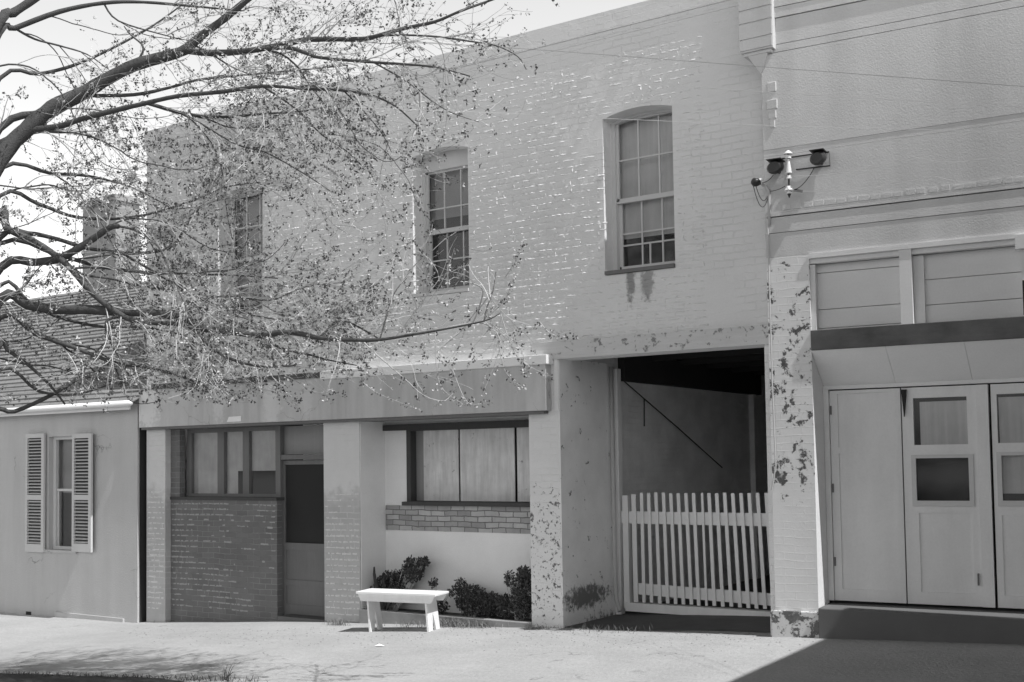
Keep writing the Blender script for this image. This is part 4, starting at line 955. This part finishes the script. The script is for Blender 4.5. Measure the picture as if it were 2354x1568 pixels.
def dens(px, py):      # where the crown reaches, thinning toward its right hand edge
    if py < 120: e = 1290
    elif py < 320: e = 1250-(py-120)*.35
    elif py < 480: e = 1180-(py-320)*1.0
    elif py < 640: e = 1020+(py-480)*1.2
    else: e = 1240
    if py > 930 or px > e: return 0
    f_ = min(1, max(.0, (e-px)/420))
    if 430 < py < 650 and px > 500: f_ *= .55
    if px > 700 and py > 830: f_ *= .3
    return .12+.88*f_
def leaf_at(p, s_, mb):
    d = Vector((rn.gauss(0, 1), rn.gauss(0, 1), rn.gauss(0, 1)-.2)).normalized(); e = d.cross(Vector((rn.gauss(0, 1), rn.gauss(0, 1), rn.gauss(0, 1)))).normalized()
    mb.add([p, p+d*s_*.5+e*s_*.33, p+d*s_, p+d*s_*.5-e*s_*.33], [(0, 1, 2, 3)])
def grow(p, d, length, r, level):
    n_ = max(4, int(length/.06)); pts = [p]; q = p.copy(); dr = d.normalized()
    bend = Vector((rn.gauss(0, .05), rn.gauss(0, .05), rn.gauss(-.02, .06)))
    for i in range(n_):
        jit = Vector((rn.gauss(0, .09), rn.gauss(0, .09), rn.gauss(0, .09)))
        t = i/n_
        dr = (dr+jit+bend*(1 if t < .6 else -1.2)+Vector((0, 0, (-.04 if t < .5 else .06)))).normalized()
        q = q+dr*(length/n_); pts.append(q.copy())
    px, py = project(pts[-1]); pm = project(pts[n_//2])
    dd_ = dens(px, py)
    if rn.random() > (dd_**.6 if level < 1 else dd_**.35 if dd_ else .04): return
    NT[0] += 1
    rr = [max(.0014, r*(1-.7*i/n_)) for i in range(n_+1)]
    (br_ if level < 0 else tw).tube(pts, rr, 5 if level < 0 else 4 if level == 0 else 3, cap=False)
    if level < 2:
        k = rn.randint(6, 10) if level < 0 else rn.randint(3, 6) if level == 0 else rn.randint(1, 3)
        for _ in range(k):
            i = rn.randint(1, n_); base_ = pts[i]; tdir = (pts[i]-pts[i-1]).normalized()
            side = tdir.cross(Vector((rn.gauss(0, 1), rn.gauss(0, 1), rn.gauss(0, 1)))).normalized()
            grow(base_, tdir*1.0+side*rn.uniform(.4, .95)+Vector((.08, 0, 0)), length*rn.uniform(.28, .6), max(.0016, rr[i]*.7), level+1)
    for i in range(int(n_*.45)+1, n_+1):      # buds sit at the nodes, thickest toward the tip
        if rn.random() < (.19 if i < n_ else .8):
            c = pts[i]; mb = bl_ if rn.random() < .3 else lf
            for _ in range(rn.randint(4, 8)):
                leaf_at(c+Vector((rn.gauss(0, .01), rn.gauss(0, .01), rn.gauss(0, .01))), rn.uniform(.013, .032), mb)
for sp, rr in segs:
    for i in range(2, len(sp)):
        if rn.random() < min(.55, (sp[i]-sp[i-1]).length*.8) and rr[i] > .004:
            tdir = (sp[i]-sp[i-1]).normalized(); qx, qy = project(sp[i])
            if -400 < qx < 950 and -200 < qy < 900:
                v = tdir*rn.uniform(.4, .9)+RT*rn.uniform(.25, .8)+UP*rn.gauss(0, .38)+FW*rn.gauss(0, .25)
                grow(sp[i], v, rn.uniform(.9, 2.1), min(rr[i]*.6, rn.uniform(.006, .012)), -1)
        if sp[i].x < Z(-120, 500, 9).x: continue
        px, py = project(sp[i])
        if px < -150 or px > 1300 or py < -200: continue
        seglen = (sp[i]-sp[i-1]).length
        cnt = seglen*(8 if rr[i] > .012 else 11)*(1.6 if project(sp[i])[1] > 600 else 1)
        cnt = int(cnt)+(1 if rn.random() < cnt-int(cnt) else 0)
        for _ in range(cnt):
            tdir = (sp[i]-sp[i-1]).normalized(); side = tdir.cross(Vector((rn.gauss(0, 1), rn.gauss(0, 1), rn.gauss(0, 1)))).normalized()
            ln = rn.uniform(.4, 1.35)
            grow(sp[i].lerp(sp[i-1], rn.random()), tdir*rn.uniform(.6, 1.1)+side*rn.uniform(.4, 1)+Vector((.15, .03, 0)), ln, rn.uniform(.0034, .0068), 0 if ln > .6 else 1)
# long drooping sprays at the lower right
for (a, b, c_) in (((870,785),(848,830),(838,880)), ((835,880),(870,905),(958,940)), ((1000,760),(1010,880),(1062,928)), ((1040,850),(1075,925),(1125,925)), ((1113,738),(1150,790),(1110,905)), ((1140,745),(1160,850),(1205,893)), ((1150,720),(1190,820),(1271,868)), ((1130,745),(1195,800),(1210,862)), ((1160,640),(1185,600),(1205,560)), ((980,700),(1020,640),(1045,570)), ((960,720),(990,650),(985,600)), ((1240,740),(1270,770),(1320,775)), ((590,840),(600,880),(560,910)), ((640,860),(650,900),(690,945)), ((1120,730),(1160,690),(1180,640))):
    pts = smooth_path([Z(a[0], a[1], 9.8), Z(b[0], b[1], 9.75), Z(c_[0], c_[1], 9.7)], 8)
    tw.tube(pts, [.0045-.003*i/len(pts) for i in range(len(pts))], 4, cap=False)
    for i in range(6, len(pts)):
        for _ in range(rn.randint(3, 6)): leaf_at(pts[i]+Vector((rn.gauss(0, .018), rn.gauss(0, .018), rn.gauss(0, .018))), rn.uniform(.018, .034), bl_ if rn.random() < .5 else lf)
part("branches", br_, m_bark, tree); part("twigs", tw, m_twig, tree); part("leaves", lf, m_leaf, tree); part("blossom", bl_, m_blossom, tree)
print("twigs", NT[0], "faces", len(tw.f), len(lf.f), "DR", DR, "rd", rd)
